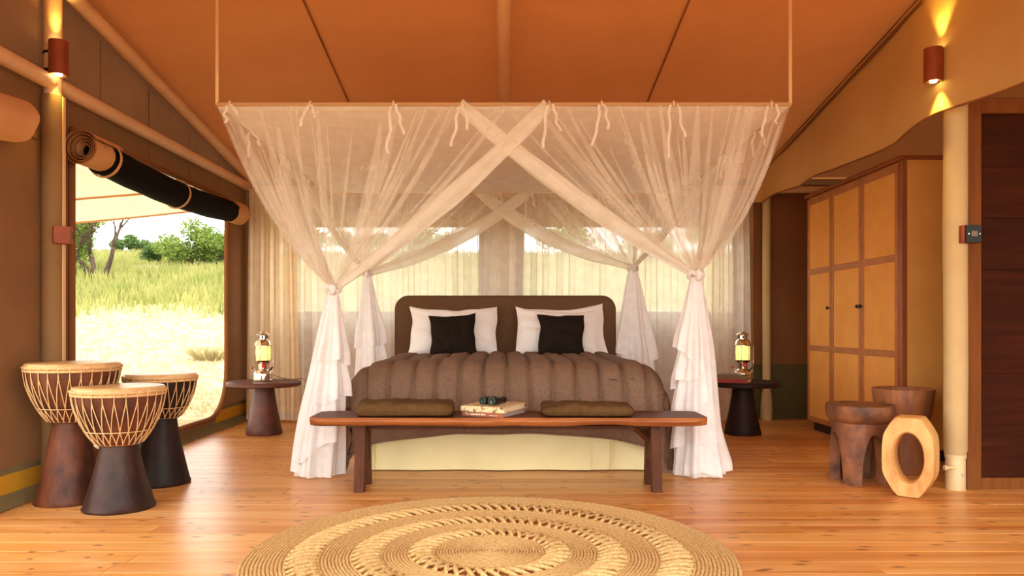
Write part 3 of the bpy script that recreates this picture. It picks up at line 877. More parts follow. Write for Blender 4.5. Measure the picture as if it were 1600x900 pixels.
def net_tail(parent, org_, K, base, rx, ry, zb, folds, seed, flaps, mat='net_tail'):
    fn = tail_fn(K, base, rx, ry, zb, folds, seed)
    m = MB(); m.grid(lambda u, v: fn(2 * pi * u, v), 110, 34, True)
    m.build('hanging_tail', M[mat], parent, org_, smooth=True)
    m = MB()
    pts = [(Vector(K) + Vector((0.038 * cos(a), 0.034 * sin(a), -0.006 + 0.016 * sin(2 * a)))) for a in [2 * pi * k / 24 for k in range(25)]]
    m.tube(pts, 0.018, 8, caps=False)
    m.tube([Vector(K) + Vector((0, -0.045, 0.02)), Vector(K) + Vector((0.012, -0.055, -0.005)), Vector(K) + Vector((0.004, -0.045, -0.045))], [0.018, 0.024, 0.014], 8)
    m.build('knot', M['net_flap'], parent, org_, smooth=True)
    for (t0, t1, v0, v1a, v1b, sc) in flaps:
        def fl(u, v, t0=t0, t1=t1, v0=v0, v1a=v1a, v1b=v1b, sc=sc):
            th = t0 + (t1 - t0) * u
            ve = v1a + (v1b - v1a) * u + 0.012 * sin(u * 9 + seed)
            vv = v0 + (ve - v0) * v
            s2 = 1.0 + (sc - 1.0) * min(1.0, v * 1.3) ** 1.3 + 0.07 * sin(u * 12 + seed) * v
            return fn(th, min(vv, 0.998), s2)
        m = MB(); m.grid(fl, 34, 14); o = m.build('ruffle', M['net_tail'], parent, org_, smooth=True)
        m = MB(); m.grid(lambda u, v: fl(u, 0.80 + 0.20 * v) + Vector((0, -0.005, 0)), 34, 4)
        m.build('ruffle_hem', M['net_flap'], parent, org_, smooth=True)

R_ = math.radians
# corner by the doorway, front
K = (-1.057, 4.76, 1.176)
t = thing('bed_net', (-1.1, 4.8, 0), 'white bed net tied in a knot beside the drum end of the bench', 'bed net'); og = (-1.1, 4.8, 0)
net_swag(t, og, (-CX, CYF, CZ), (0.25, CYF, CZ), K, 20, 1.0, 0.17, 0.05)
net_swag(t, og, (-CX, CYF, CZ), (-CX, 5.95, CZ), K, 12, 2.0, 0.15, 0.10, hemw=0.035)
net_tail(t, og, K, (-1.165, 4.86), 0.142, 0.15, 0.008, 7, 0.4, [
    (R_(255), R_(385), 0.04, 0.36, 0.40, 1.42), (R_(262), R_(395), 0.26, 0.60, 0.55, 1.34), (R_(225), R_(345), 0.42, 0.93, 0.74, 1.22), (R_(150), R_(262), 0.4, 0.97, 0.985, 1.14)])
# corner by the wardrobe, front
K = (1.19, 4.76, 1.263)
t = thing('bed_net', (1.2, 4.8, 0), 'white bed net tied in a knot beside the dark wood side table', 'bed net'); og = (1.2, 4.8, 0)
net_swag(t, og, (CX, CYF, CZ), (-0.25, CYF, CZ), K, 20, 3.0, 0.17, 0.05)
net_swag(t, og, (CX, CYF, CZ), (CX, 5.95, CZ), K, 12, 4.0, 0.15, 0.10, hemw=0.035)
net_tail(t, og, K, (1.225, 4.88), 0.145, 0.16, 0.008, 7, 1.4, [
    (R_(160), R_(275), 0.05, 0.34, 0.42, 1.42), (R_(160), R_(278), 0.30, 0.56, 0.48, 1.36), (R_(160), R_(285), 0.42, 0.74, 0.62, 1.28), (R_(185), R_(330), 0.55, 0.86, 0.80, 1.16), (R_(215), R_(350), 0.76, 0.985, 0.985, 1.20)])
# back corners
K = (-1.24, 6.98, 1.42)
t = thing('bed_net', (-1.2, 7.0, 0), 'white bed net tied back behind the headboard on the doorway side', 'bed net'); og = (-1.2, 7.0, 0)
net_swag(t, og, (-CX, CYB, CZ), (0.23, CYB, CZ), K, 16, 5.0, 0.12, 0.10, mat='net_back', hemw=0.07)
net_swag(t, og, (-CX, CYB, CZ), (-CX, 5.55, CZ), K, 10, 6.0, 0.10, 0.05, mat='net_back', hemw=0.05)
net_tail(t, og, K, (-1.19, 6.98), 0.16, 0.12, 0.008, 6, 2.4, [(R_(230), R_(365), 0.05, 0.47, 0.44, 1.4), (R_(240), R_(350), 0.35, 0.62, 0.60, 1.22)])
K = (1.173, 6.98, 1.468)
t = thing('bed_net', (1.2, 7.0, 0), 'white bed net tied back behind the headboard on the wardrobe side', 'bed net'); og = (1.2, 7.0, 0)
net_swag(t, og, (CX, CYB, CZ), (-0.23, CYB, CZ), K, 16, 7.0, 0.12, 0.10, mat='net_back', hemw=0.07)
net_swag(t, og, (CX, CYB, CZ), (CX, 5.55, CZ), K, 10, 8.0, 0.10, 0.05, mat='net_back', hemw=0.05)
net_tail(t, og, K, (1.20, 6.98), 0.20, 0.12, 0.008, 6, 3.4, [(R_(175), R_(285), 0.08, 0.50, 0.54, 1.35), (R_(255), R_(355), 0.2, 0.60, 0.56, 1.25)])

# ------------------------------------------------------------------ bed
BX = 0.02; BW = 0.96; BYF = 5.03; BYB = 7.06; BZ = 0.655
t = thing('bed', (BX, 6.0, 0), 'double bed with brown upholstered headboard and cream skirt', 'bed'); og = (BX, 6.0, 0)
m_ = MB(); m_.box(BX - BW + 0.04, BX + BW - 0.04, BYF + 0.05, BYB, 0.03, 0.36, 0.01); m_.build('base', M['bedbase'], t, og)
m_ = MB(); m_.box(BX - BW, BX + BW, BYF + 0.01, BYB - 0.01, 0.36, BZ - 0.005, 0.05); m_.build('mattress', M['white_cotton'], t, og, smooth='auto')
def skirt(u, v):
    z = 0.37 * (1 - v) + 0.006 * v
    w = 0.008 * v * sin(u * 23) + 0.014 * v * nz(u * 5, 2) + (0.012 * v if abs(u - 0.80) < 0.004 else 0)
    return (BX - BW + 0.02 + (2 * BW - 0.04) * u, BYF - 0.025 - 0.02 * v + w, z)
m_ = MB(); m_.grid(skirt, 150, 8); m_.build('skirt_front', M['bedskirt'], t, og, smooth=True)
for s in (-1, 1):
    m_ = MB(); m_.grid(lambda u, v: (BX + s * (BW - 0.01 + 0.02 * v + 0.01 * v * nz(u * 9, s)), BYF - 0.03 + (BYB - BYF) * u, 0.37 * (1 - v) + 0.006 * v), 60, 4)
    m_.build('skirt_side', M['bedskirt'], t, og, smooth=True)
m_ = MB()
for px in (585, 955):
    x = (px - 787) / F * (BYF - 0.045)
    m_.box(x - 0.003, x + 0.003, BYF - 0.062, BYF - 0.03, 0.008, 0.36)
m_.build('skirt_seam', M['bedskirt'], t, og)
# headboard with rounded top corners
def rr_outline(x0, x1, z0, z1, r, n=10):
    pts = [(x0, z0), (x1, z0)]
    for cx_, a0 in ((x1 - r, 0), (x0 + r, pi / 2)):
        for i in range(n + 1):
            a = a0 + pi / 2 * i / n
            pts.append((cx_ + r * cos(a), z1 - r + r * sin(a)))
    return pts
m_ = MB()
prof = rr_outline(-1.005, 1.035, 0.03, 1.218, 0.13)
rings = []
for (yy, ins) in ((7.175, 0.0), (7.085, 0.0), (7.072, 0.006), (7.065, 0.018)):
    q = []
    cxm, czm = 0.015, 0.6
    for (x, z) in prof:
        q.append((x - ins * (1 if x > cxm else -1), yy, max(0.03, z - ins * (1 if z > czm else 0))))
    rings.append(q)
v = [p for q in rings for p in q]; n = len(prof); f = []
for j in range(len(rings) - 1):
    for i in range(n): f.append((j * n + i, j * n + (i + 1) % n, (j + 1) * n + (i + 1) % n, (j + 1) * n + i))
f.append(tuple(range(n))); f.append(tuple(reversed([(len(rings) - 1) * n + i for i in range(n)])))
m_.add(v, f); m_.build('headboard', M['headboard'], t, og, smooth='auto')

# quilt
QR = 0.19
def edge_map(a, W, R=QR, flare=0.20):
    """arc length beyond the flat -> (out, drop)"""
    s = abs(a); sg = 1 if a >= 0 else -1
    if s <= W - R: return sg * s, 0.0
    q = s - (W - R)
    if q < R * pi / 2:
        return sg * (W - R + R * sin(q / R)), R * (1 - cos(q / R))
    d = q - R * pi / 2
    return sg * (W + flare * d), R + d
CHN = 0.152
def quilt_pt(a, b):
    wob = 0.012 * nz(a * 6, b * 5, 1)
    x, dx = edge_map(a, BW + 0.055)
    # b: distance from the back end
    LB = BYB - 0.17 - (BYF - 0.065)
    yb, dy = edge_map(max(0, b), LB)
    p = 1.5
    drop = (dx ** p + dy ** p) ** (1 / p)
    z = BZ + 0.012 - drop + 0.02 * nz(a * 2.2, b * 2.2, 5) * (1 if drop < 0.1 else 0.4)
    if drop > 0.22:
        fl = 0.025 * sin(a * 11 + b * 7) * min(1, (drop - 0.22) * 4)
        yb += fl if dy > dx else 0; x += (fl if dx >= dy else 0)
    return Vector((BX + x, BYB - 0.17 - yb, max(z, 0.014 + 0.006 * (1 + nz(a * 9, b * 9)))))
A_MAX = (BW + 0.055 - QR) + QR * pi / 2 + 0.30
LBq = (BYB - 0.17) - (BYF - 0.065)
B_MAX = (LBq - QR) + QR * pi / 2 + 0.225
def quilt_fn(u, v):
    a = -A_MAX + 2 * A_MAX * u; b = (B_MAX + 0.11 * min(1.0, abs(a) / (BW + 0.05)) ** 3 + 0.012 * nz(a * 3, 6)) * v
    # hem arches between the corners
    P = quilt_pt(a, b)
    e = 0.004
    T1 = quilt_pt(a + e, b) - quilt_pt(a - e, b); T2 = quilt_pt(a, b + e) - quilt_pt(a, b - e)
    nn = T1.cross(T2)
    if nn.length > 1e-9: nn.normalize()
    if nn.z < -0.2: nn = -nn
    # outwards
    out = Vector((P.x - BX, P.y - 6.0, 0.6)); 
    if nn.dot(out) < 0: nn = -nn
    ww = a / CHN + 0.10 * nz(b * 2.4, round(a / CHN) * 1.7) * 1.0
    fr = ww - math.floor(ww)
    puff = 0.040 * (1 - abs(2 * fr - 1) ** 5.5) * (1 + 0.2 * nz(math.floor(ww) * 3.3, b * 2.5))
    puff += 0.010 * nz(a * 16, b * 9, 7) * (1 - abs(2 * fr - 1) ** 2)
    edge = min(1.0, (1 - v) * 22, v * 22 + 0.15, u * 60, (1 - u) * 60)
    P = P + nn * (puff * edge)
    if P.z < 0.012: P.z = 0.012
    return P
m_ = MB(); m_.grid(quilt_fn, 260, 110)
q = tag(m_.build('quilt', M['quilt'], origin=None, smooth=True), 'brown channel-stitched quilt spread over the bed', 'quilt')
m_ = MB(); m_.tube([quilt_fn(i / 200, 1.0) + Vector((0, -0.004, 0)) for i in range(201)], 0.007, 6); m_.build('hem_piping', M['quilt'], q, smooth=True)

# pillows
def cushion_mesh(w, h, th, pinch=0.10, seed=0.0, n=22, wr=0.02, sagt=0.0):
    m = MB()
    for s in (1, -1):
        def fn(u, v, s=s):
            a = 2 * u - 1; b = 2 * v - 1
            x = w / 2 * a * (1 - pinch * (1 - b * b) * a * a)
            z = h / 2 * b * (1 - pinch * (1 - a * a) * b * b)
            k = max(0, (1 - a ** 4) * (1 - b ** 4)) ** 0.62
            y = s * th / 2 * k * (1 + 0.18 * nz(a * 1.6, b * 1.6, seed + s))
            y += wr * nz(a * 4, b * 4, seed + 2 * s) * k
            y += 0.012 * nz(a * 2, b * 2, seed + 8)
            z -= sagt * (1 - a * a) * max(0, b) ** 2
            x += 0.02 * nz(b * 1.3, seed) * a * a; z += 0.02 * nz(a * 1.3, seed + 3) * b * b
            return (x, y, z)
        if s > 0: m.grid(fn, n, n)
        else: m.grid(lambda u, v: fn(1 - u, v), n, n)
    return m
def cushion(name, label, cat, loc, w, h, th, tilt, mat, seed, roll=0.0, pinch=0.1, rz=0.0, group=None):
    m = cushion_mesh(w, h, th, pinch if cat == 'cushion' else 0.05, seed, sagt=0.0 if cat == 'cushion' else 0.035, wr=0.02 if cat == 'cushion' else 0.035)
    Mx = Matrix.Translation((0, 0, h / 2)) @ Matrix.Rotation(roll, 4, 'Y')
    m.xf(Matrix.Rotation(rz, 4, 'Z') @ Matrix.Rotation(-tilt, 4, 'X') @ Mx)
    o = m.build(name, M[mat], None, None, smooth=True)
    o.location = loc
    return tag(o, label, cat, group)
zt = BZ + 0.02
cushion('pillow', 'white pillow leaning on the headboard behind the black cushion on the doorway side', 'pillow', (-0.452, 6.83, zt), 0.80, 0.47, 0.17, R_(20), 'white_cotton', 1.0, 0.0)
cushion('pillow', 'white pillow resting in front of another white pillow on the wardrobe side', 'pillow', (0.485, 6.80, zt), 0.76, 0.45, 0.14, R_(20), 'white_cotton', 3.0, R_(1.5))
cushion('pillow', 'white pillow pressed flat against the headboard, mostly hidden by another pillow', 'pillow', (0.525, 6.915, zt), 0.80, 0.47, 0.12, R_(17), 'white_cotton', 5.0, R_(-3.0))
cushion('cushion', 'square black linen cushion on the doorway side of the bed', 'cushion', (-0.445, 6.64, zt), 0.42, 0.40, 0.14, R_(24), 'black_linen', 11.0, R_(-2.5))
cushion('cushion', 'square black linen cushion on the wardrobe side of the bed', 'cushion', (0.502, 6.62, zt), 0.42, 0.40, 0.14, R_(24), 'black_linen', 13.0, R_(1.0))

# ------------------------------------------------------------------ bench
t = thing('bench', (0, 4.47, 0), 'long dark wooden bench with a live edge at the foot of the bed', 'bench'); og = (0, 4.47, 0)
BT = 0.427
def bench_edge(x, side):
    if side < 0: return 4.285 + 0.020 * nz(x * 2.1, 3) + 0.010 * nz(x * 7, 5)
    return 4.655 + 0.012 * nz(x * 1.7, 8)
def bench_top(u, v):
    x = -1.095 + 2.245 * u
    e = min(u, 1 - u) * 2.245
    inset = 0.05 * max(0, 1 - e / 0.09) ** 2
    y0 = bench_edge(x, -1) + inset; y1 = bench_edge(x, 1) - inset * 0.8
    return (x, y0 + (y1 - y0) * v)
m_ = MB()
m_.grid(lambda u, v: (*bench_top(u, 0.03 + 0.97 * v), BT + 0.001 * nz(u * 30, v * 9)), 70, 6)
m_.grid(lambda u, v: (*bench_top(1 - u, 0.06 + 0.94 * v), BT - 0.046), 70, 6)
m_.grid(lambda u, v: (*bench_top(1 - u, 1.0), BT - 0.046 * v), 70, 2)
m_.grid(lambda u, v: (*bench_top(0, 0.06 * v + (1 - u) * (1 - 0.06)), BT - 0.046 * v), 6, 2)
m_.grid(lambda u, v: (*bench_top(1, 0.06 * v + u * (1 - 0.06)), BT - 0.046 * v), 6, 2)
bt = m_.build('seat', M['bench_top'], t, og, smooth='auto')
m_ = MB()
def live(u, v):
    x, y0 = bench_top(u, 0.03); x, y1 = bench_top(u, 0.0); x, y2 = bench_top(u, 0.07)
    if v < .34: y_ = y0 + (y1 - y0) * (v / .34)
    else: y_ = y1 + (y2 - y1) * ((v - .34) / .66) ** 1.6
    return (x, y_ + 0.003 * nz(x * 14, v * 3), BT - (0.046 + 0.016 * nz(x * 2.6, 4)) * v)
m_.grid(live, 140, 8); lv = m_.build('live_edge', M['bench_edge'], bt, og, smooth=True)
def leg(xc, y_top, y_bot, w=0.056, d=0.062):
    m = MB()
    v = []
    for z, yy in ((BT - 0.045, y_top), (0.0, y_bot)):
        v += [(xc - w / 2, yy - d / 2, z), (xc + w / 2, yy - d / 2, z), (xc + w / 2, yy + d / 2, z), (xc - w / 2, yy + d / 2, z)]
    m.add(v, [(0, 1, 2, 3), (7, 6, 5, 4), (0, 4, 5, 1), (1, 5, 6, 2), (2, 6, 7, 3), (3, 7, 4, 0)])
    return m
for xc in (-0.818, 0.868):
    leg(xc, 4.41, 4.36).build('leg', M['bench_leg'], t, og)
    leg(xc, 4.53, 4.58).build('leg', M['bench_leg'], t, og)
    m_ = MB(); m_.box(xc - 0.024, xc + 0.024, 4.38, 4.56, 0.16, BT - 0.045); m_.build('leg_panel', M['bench_leg'], t, og)
    s = -1
    if xc < 0: continue
    m_ = MB(); m_.tube([(xc + s * 0.02, 4.47, 0.28), (xc + s * 0.13, 4.47, BT - 0.045)], 0.024, 4); m_.build('brace', M['bench_leg'], t, og)
m_ = MB(); m_.box(-0.80, 0.85, 4.455, 4.485, BT - 0.085, BT - 0.045); m_.build('rail', M['bench_leg'], t, og)

# flat olive cushions on the bench
def flat_cushion(cx_, cy_, w, d, h, rz, label, seed):
    m = MB()
    def fn(u, v):
        # closed shell around: u around the cross section, v along the length
        a = 2 * pi * u; s = 2 * v - 1
        ex = 1 - abs(s) ** 8
        k = ex ** 0.25 if ex > 0 else 0
        ca, sa = cos(a), sin(a)
        yy = d / 2 * (abs(ca) ** 0.35) * (1 if ca > 0 else -1) * (0.90 + 0.10 * k)
        zz = h / 2 * (abs(sa) ** 0.55) * (1 if sa > 0 else -1) * (0.35 + 0.65 * k)
        xx = w / 2 * s * (1 - 0.02 * abs(ca))
        if sa > 0: zz += 0.016 * nz(xx * 7, yy * 7, seed) + 0.008 * nz(xx * 22, yy * 22, seed)
        return (xx, yy + 0.008 * nz(xx * 6, seed), zz + h / 2)
    m.grid(fn, 40, 36, True)
    n = 40
    m.f.append(tuple(reversed(range(n)))); m.f.append(tuple(36 * n + k for k in range(n)))
    m.xf(Matrix.Rotation(rz, 4, 'Z'))
    t = thing('seat_cushion', (cx_, cy_, BT), label, 'cushion')
    m.build('cover', M['olive'], t, smooth=True)
    for sy in (-1,):
        p = MB(); p.tube([tuple(Matrix.Rotation(rz, 3, 'Z') @ Vector((w / 2 * 0.95 * (2 * i / 30 - 1), sy * d / 2 * 1.005 + 0.008 * nz(w / 2 * (2 * i / 30 - 1) * 6, seed), h * 0.36))) for i in range(31)], 0.004, 6)
        p.build('piping', M['olive'], t, smooth=True)
flat_cushion(-0.566, 4.46, 0.56, 0.31, 0.084, R_(2), 'flat olive canvas seat cushion on the bench beside the stacked books', 1.0)
flat_cushion(0.478, 4.46, 0.525, 0.31, 0.072, R_(-1), 'flat olive canvas seat cushion on the bench near the wardrobe end', 6.0)

# books
M['paper'] = simple('book_pages', rgb(232, 208, 168), 0.9, c2=rgb(214, 188, 148), scale=3, stretch=(1, 1, 120))
M['paper_grey'] = simple('book_pages_grey', rgb(168, 158, 152), 0.9, c2=rgb(150, 140, 136), scale=3, stretch=(1, 1, 120))
M['cover_floral'] = simple('cover_floral', rgb(232, 204, 156), 0.6, c2=rgb(110, 84, 50), scale=42, lo=0.52, hi=0.62)
M['cover_brown'] = simple('cover_brown', rgb(158, 92, 62), 0.6)
M['cover_red'] = simple('cover_red', rgb(136, 40, 28), 0.6)
M['cover_olive'] = simple('cover_olive', rgb(104, 78, 46), 0.6)
M['print_white'] = simple('print_white', rgb(240, 226, 206), 0.7)
def book(loc, rz, w, d, h, cover, paper, label, text=None, strokes=None):
    """spine along local -Y side"""
    t = thing('book', loc, label, 'book', None, rz)
    m = MB(); m.box(-w / 2 + 0.004, w / 2 - 0.006, -d / 2 + 0.004, d / 2 - 0.005, 0.003, h - 0.003); m.build('pages', M[paper], t)
    c = MB(); c.box(-w / 2, w / 2, -d / 2, d / 2, 0, 0.003); c.box(-w / 2, w / 2, -d / 2, d / 2, h - 0.003, h)
    c.box(-w / 2, w / 2, -d / 2 - 0.002, -d / 2 + 0.003, 0.0, h); cv = c.build('cover', M[cover], t)
    if strokes:                                   # print too small to read: letter-sized strokes
        for x0, wd, ht in strokes:
            b = MB(); rgs = random.Random(int(wd * 1e4)); x = x0
            while x < x0 + wd:
                lw = rgs.uniform(0.0022, 0.0042); lh = ht * rgs.choice((0.6, 0.6, 0.65, 1.0))
                b.box(x, x + lw, -d / 2 - 0.0025, -d / 2 - 0.002, h / 2 - 0.005, h / 2 - 0.005 + lh); x += lw + 0.0016
            b.build('spine_lettering', M['print_white'], cv)
    if text:
        for s, x0, sz in text:
            cu = bpy.data.curves.new('title', 'FONT'); cu.body = s; cu.size = sz; cu.extrude = 0.0003
            to = bpy.data.objects.new('title_tmp', cu); COL.objects.link(to)
            bpy.context.view_layer.update()
            me = bpy.data.meshes.new_from_object(to.evaluated_get(bpy.context.evaluated_depsgraph_get()))
            bpy.data.objects.remove(to)
            me.materials.clear(); me.materials.append(M['print_white'])
            o = bpy.data.objects.new('spine_lettering', me); COL.objects.link(o); o.parent = cv
            o.rotation_euler = (pi / 2, 0, 0); o.location = (x0, -d / 2 - 0.0025, h / 2 - sz * 0.30)
    return t
book((-0.052, 4.49, BT), R_(-27), 0.265, 0.30, 0.026, 'cover_brown', 'paper_grey', 'brown hardback book with white spine lettering at the bottom of the bench stack',
     [('The', -0.115, 0.018)], [(-0.078, 0.058, 0.010), (-0.012, 0.030, 0.010), (0.045, 0.045, 0.004)])
book((-0.058, 4.49, BT + 0.026), R_(-24), 0.275, 0.305, 0.032, 'cover_floral', 'paper', 'pale mottled hardback book lying on the brown book')
# binoculars
bz = BT + 0.058
t = thing('binoculars', (-0.062, 4.46, bz), 'small black binoculars resting on the mottled book', 'binoculars', None, R_(-36))
for s in (-1, 1):
    m_ = MB(); x = s * 0.034
    m_.lathe([(0.022, 0.0), (0.0255, 0.003), (0.0255, 0.03), (0.022, 0.05), (0.021, 0.085), (0.0175, 0.10), (0.019, 0.105), (0.019, 0.125), (0.014, 0.13)], 20, cap0=False)
    m_.xf(Matrix.Translation((x, -0.06, 0.0255)) @ Matrix.Rotation(-pi / 2, 4, 'X')); b_ = m_.build('barrel', M['black'], t, smooth='auto')
    m_ = MB(); m_.lathe([(0.0005, 0.006), (0.010, 0.0045), (0.021, 0.004)], 18, cap0=True, cap1=False)
    m_.xf(Matrix.Translation((x, -0.06, 0.0255)) @ Matrix.Rotation(-pi / 2, 4, 'X')); m_.build('lens', M['lens'], b_, smooth=True)
    m_ = MB(); m_.torus(0.0225, 0.0014, 0, 24, 6); m_.xf(Matrix.Translation((x, -0.061, 0.0255)) @ Matrix.Rotation(-pi / 2, 4, 'X')); m_.build('lens_ring', M['grey_plastic'], b_, smooth=True)
m_ = MB(); m_.box(-0.034, 0.034, -0.01, 0.035, 0.024, 0.036, 0.004); m_.build('bridge', M['black'], t)
m_ = MB(); m_.lathe([(0.008, 0), (0.008, 0.03)], 14); m_.xf(Matrix.Translation((0, 0.01, 0.034)) @ Matrix.Rotation(-pi / 2, 4, 'X')); m_.build('focus_wheel', M['black'], t, smooth='auto')

# ------------------------------------------------------------------ round jute rug
RX, RY = -0.055, 3.18
t = thing('rug', (RX, RY, 0.0), 'large round braided jute rug with open lattice rings', 'rug')
def braid_band(r0, r1, n):
    m = MB(); pitch = (r1 - r0) / n
    for i in range(n):
        R = r0 + pitch * (i + 0.5)
        seg = max(24, int(2 * pi * R / 0.022))
        v = []; ring = 6
        rr0 = pitch * 0.56
        zj = 0.0008 * rng.random()
        for k in range(seg):
            a = 2 * pi * k / seg
            w = 0.82 + 0.22 * (k % 2)
            jog = 0.0015 * nz(a * 9, R * 40)
            for q_ in range(ring):
                b = 2 * pi * q_ / ring
                qq = R + jog + rr0 * cos(b) * w
                v.append((qq * cos(a), qq * sin(a), 0.010 + zj + 0.0065 * sin(b) * w))
        f = [(k * ring + q_, ((k + 1) % seg) * ring + q_, ((k + 1) % seg) * ring + (q_ + 1) % ring, k * ring + (q_ + 1) % ring) for k in range(seg) for q_ in range(ring)]
        m.add(v, f)
    m.build('braided_band', M['jute'], t, smooth=True)
def lattice(r0, r1, n, seed):
    m = MB(); rg = random.Random(seed)
    for i in range(n):
        a0 = 2 * pi * i / n
        st = 2 * pi / n
        for (da, db, zz) in ((0.0, 1.15, 0.013), (0.62, -0.1, 0.010)):
            j = 0.12 * rg.uniform(-1, 1)
            A = a0 + st * (da + j); B = a0 + st * (db + j + (0.25 if da == 0 else 0))
            pts = []; rad = []
            for k in range(6):
                u = k / 5; R = r0 - 0.006 + (r1 - r0 + 0.012) * u; a = A + (B - A) * u
                pts.append((R * cos(a), R * sin(a), zz + 0.007 * sin(pi * u)))
                rad.append((0.0065 + 0.004 * sin(pi * u)) * (1.0 if da == 0 else 0.55))
            m.tube(pts, rad, 6)
    m.build('lattice_ring', M['jute'], t, smooth=True)
m_ = MB(); m_.lathe([(0.004, 0.016), (0.012, 0.014), (0.014, 0.004)], 14); m_.build('centre_coil', M['jute'], t, smooth=True)
braid_band(0.012, 0.236, 18)
lattice(0.236, 0.330, 38, 1)
braid_band(0.330, 0.452, 9)
lattice(0.452, 0.560, 66, 2)
braid_band(0.560, 0.700, 10)
lattice(0.700, 0.815, 96, 3)
braid_band(0.815, 0.995, 12)

# ------------------------------------------------------------------ djembe drums
def drum(loc, hz, wz, rt, rw, rb, footmat, bowlmat, label, lean=(0, 0), seed=0, nl=26):
    t = thing('djembe_drum', loc, label, 'drum', 'djembe drums by the doorway')
    lx, ly = lean
    def sh(m):
        m.v = [(x + lx * z, y + ly * z, z) for x, y, z in m.v]; return m
    zt_ = hz
    # foot
    prof = []
    for i in range(15):
        q_ = i / 14; z = (wz + 0.01) * q_
        r = rb + (rw - rb) * (1 - (1 - q_) ** 1.25)
        prof.append((r, z))
    prof[0] = (rb * 0.985, 0.0); prof.insert(1, (rb * 1.005, 0.012))
    m = MB(); m.lathe(prof, 44, wob=lambda a, z: 1 + 0.012 * nz(cos(a) * 2, sin(a) * 2, z * 5 + seed) + (0.01 * nz(a * 9, seed) if z < 0.001 else 0)); sh(m).build('foot', M[footmat], t, smooth='auto')
    # bowl: rounded cup
    def rbowl(q_): return rw * 1.12 + (rt * 0.965 - rw * 1.12) * (sin(q_ * pi / 2) ** 0.80) * (0.90 + 0.10 * q_)
    prof = [(rbowl(i / 20), wz - 0.005 + (zt_ - 0.03 - wz) * i / 20) for i in range(21)]
    m = MB(); m.lathe(prof, 44); sh(m).build('bowl', M[bowlmat], t, smooth='auto')
    # hide head
    m = MB(); m.lathe([(rt * 0.965, zt_ - 0.042), (rt * 0.985, zt_ - 0.02), (rt * 0.975, zt_ - 0.008), (rt * 0.95, zt_ - 0.002), (rt * 0.9, zt_), (rt * 0.4, zt_ - 0.001), (0.002, zt_ - 0.002)], 44, cap0=False)
    sh(m).build('drum_head', M['hide'], t, smooth='auto')
    # rope rings
    for zz, r_, w in ((zt_ - 0.022, rt * 0.992, 0.008), (zt_ - 0.040, rt * 0.982, 0.006)):
        m = MB(); m.torus(r_, w, zz, 48, 6); sh(m).build('rope_ring', M['rope'], t, smooth=True)
    zl = wz + (zt_ - wz) * 0.24
    ql = (zl - wz + 0.005) / (zt_ - 0.03 - wz)
    m = MB(); m.torus(rbowl(ql) + 0.006, 0.0030, zl, 44, 6); sh(m).build('rope_ring', M['rope'], t, smooth=True)
    m = MB(); m.torus(rw * 1.14, 0.0075, wz + 0.006, 36, 6); sh(m).build('rope_ring', M['rope'], t, smooth=True)
    # lacing: long Vs and a crossed lower net
    m = MB()
    def surf(a, z):
        q_ = min(1, max(0, (z - wz + 0.005) / (zt_ - 0.03 - wz))); r_ = rbowl(q_) + 0.0045
        return (r_ * cos(a), r_ * sin(a), z)
    st = 2 * pi / nl
    for i in range(nl):
        a0 = i * st
        for sgn in (-1, 1):
            pts = []
            for k in range(11):
                u = k / 10
                z = zt_ - 0.036 + (zl - zt_ + 0.036) * u
                pts.append(surf(a0 + sgn * st * 0.5 * (max(0, u - 0.18) / 0.82), z))
            m.tube(pts, 0.0027, 5, caps=False)
            pts = [surf(a0 + sgn * st * (0.5 + 0.55 * k / 5), zl + (wz + 0.004 - zl) * k / 5) for k in range(6)]
            m.tube(pts, 0.0030, 5, caps=False)
        m.tube([surf(a0, zt_ - 0.044), surf(a0, zt_ - 0.016)], 0.006, 6)
    sh(m).build('rope_lacing', M['rope'], t, smooth=True)
    return t
drum((-2.34, 4.13, 0), 0.747, 0.434, 0.236, 0.090, 0.166, 'drumwood', 'drumwood', 'tallest djembe drum with reddish brown foot beside the sleeved pole', (0.035, 0), 1, 28)
drum((-1.995, 3.985, 0), 0.633, 0.335, 0.226, 0.090, 0.176, 'drumwood2', 'drumwood', 'djembe drum with purplish dark foot standing in front of two others', (0, 0), 2, 26)
drum((-2.055, 4.60, 0), 0.660, 0.395, 0.208, 0.090, 0.170, 'drumwood3', 'drumwood3', 'near-black djembe drum standing nearest the doorway sill', (0, 0), 3, 26)

# ------------------------------------------------------------------ bedside tables
def side_table(loc, mat, label, seed):
    t = thing('side_table', loc, label, 'table', 'round bedside tables')
    m = MB(); m.lathe([(0.30, 0.415), (0.314, 0.425), (0.314, 0.450), (0.305, 0.458), (0.15, 0.460), (0.01, 0.460)], 56, wob=lambda a, z: 1 + 0.012 * nz(cos(a) * 1.5, sin(a) * 1.5, seed)); m.build('table_top', M[mat], t, smooth='auto')
    m = MB(); m.lathe([(0.152, 0.0), (0.156, 0.012), (0.148, 0.05), (0.125, 0.14), (0.108, 0.24), (0.092, 0.34), (0.084, 0.417)], 40, wob=lambda a, z: 1 + 0.035 * nz(cos(a) * 2.5, sin(a) * 2.5, z * 9 + seed)); m.build('pedestal', M[mat], t, smooth='auto')
    return t
side_table((-2.08, 6.67, 0), 'table_red', 'round reddish brown pedestal table beside the doorway, carrying a lantern', 1)
side_table((2.075, 6.67, 0), 'table_dark', 'round blackish pedestal table carrying books and a lantern', 5)

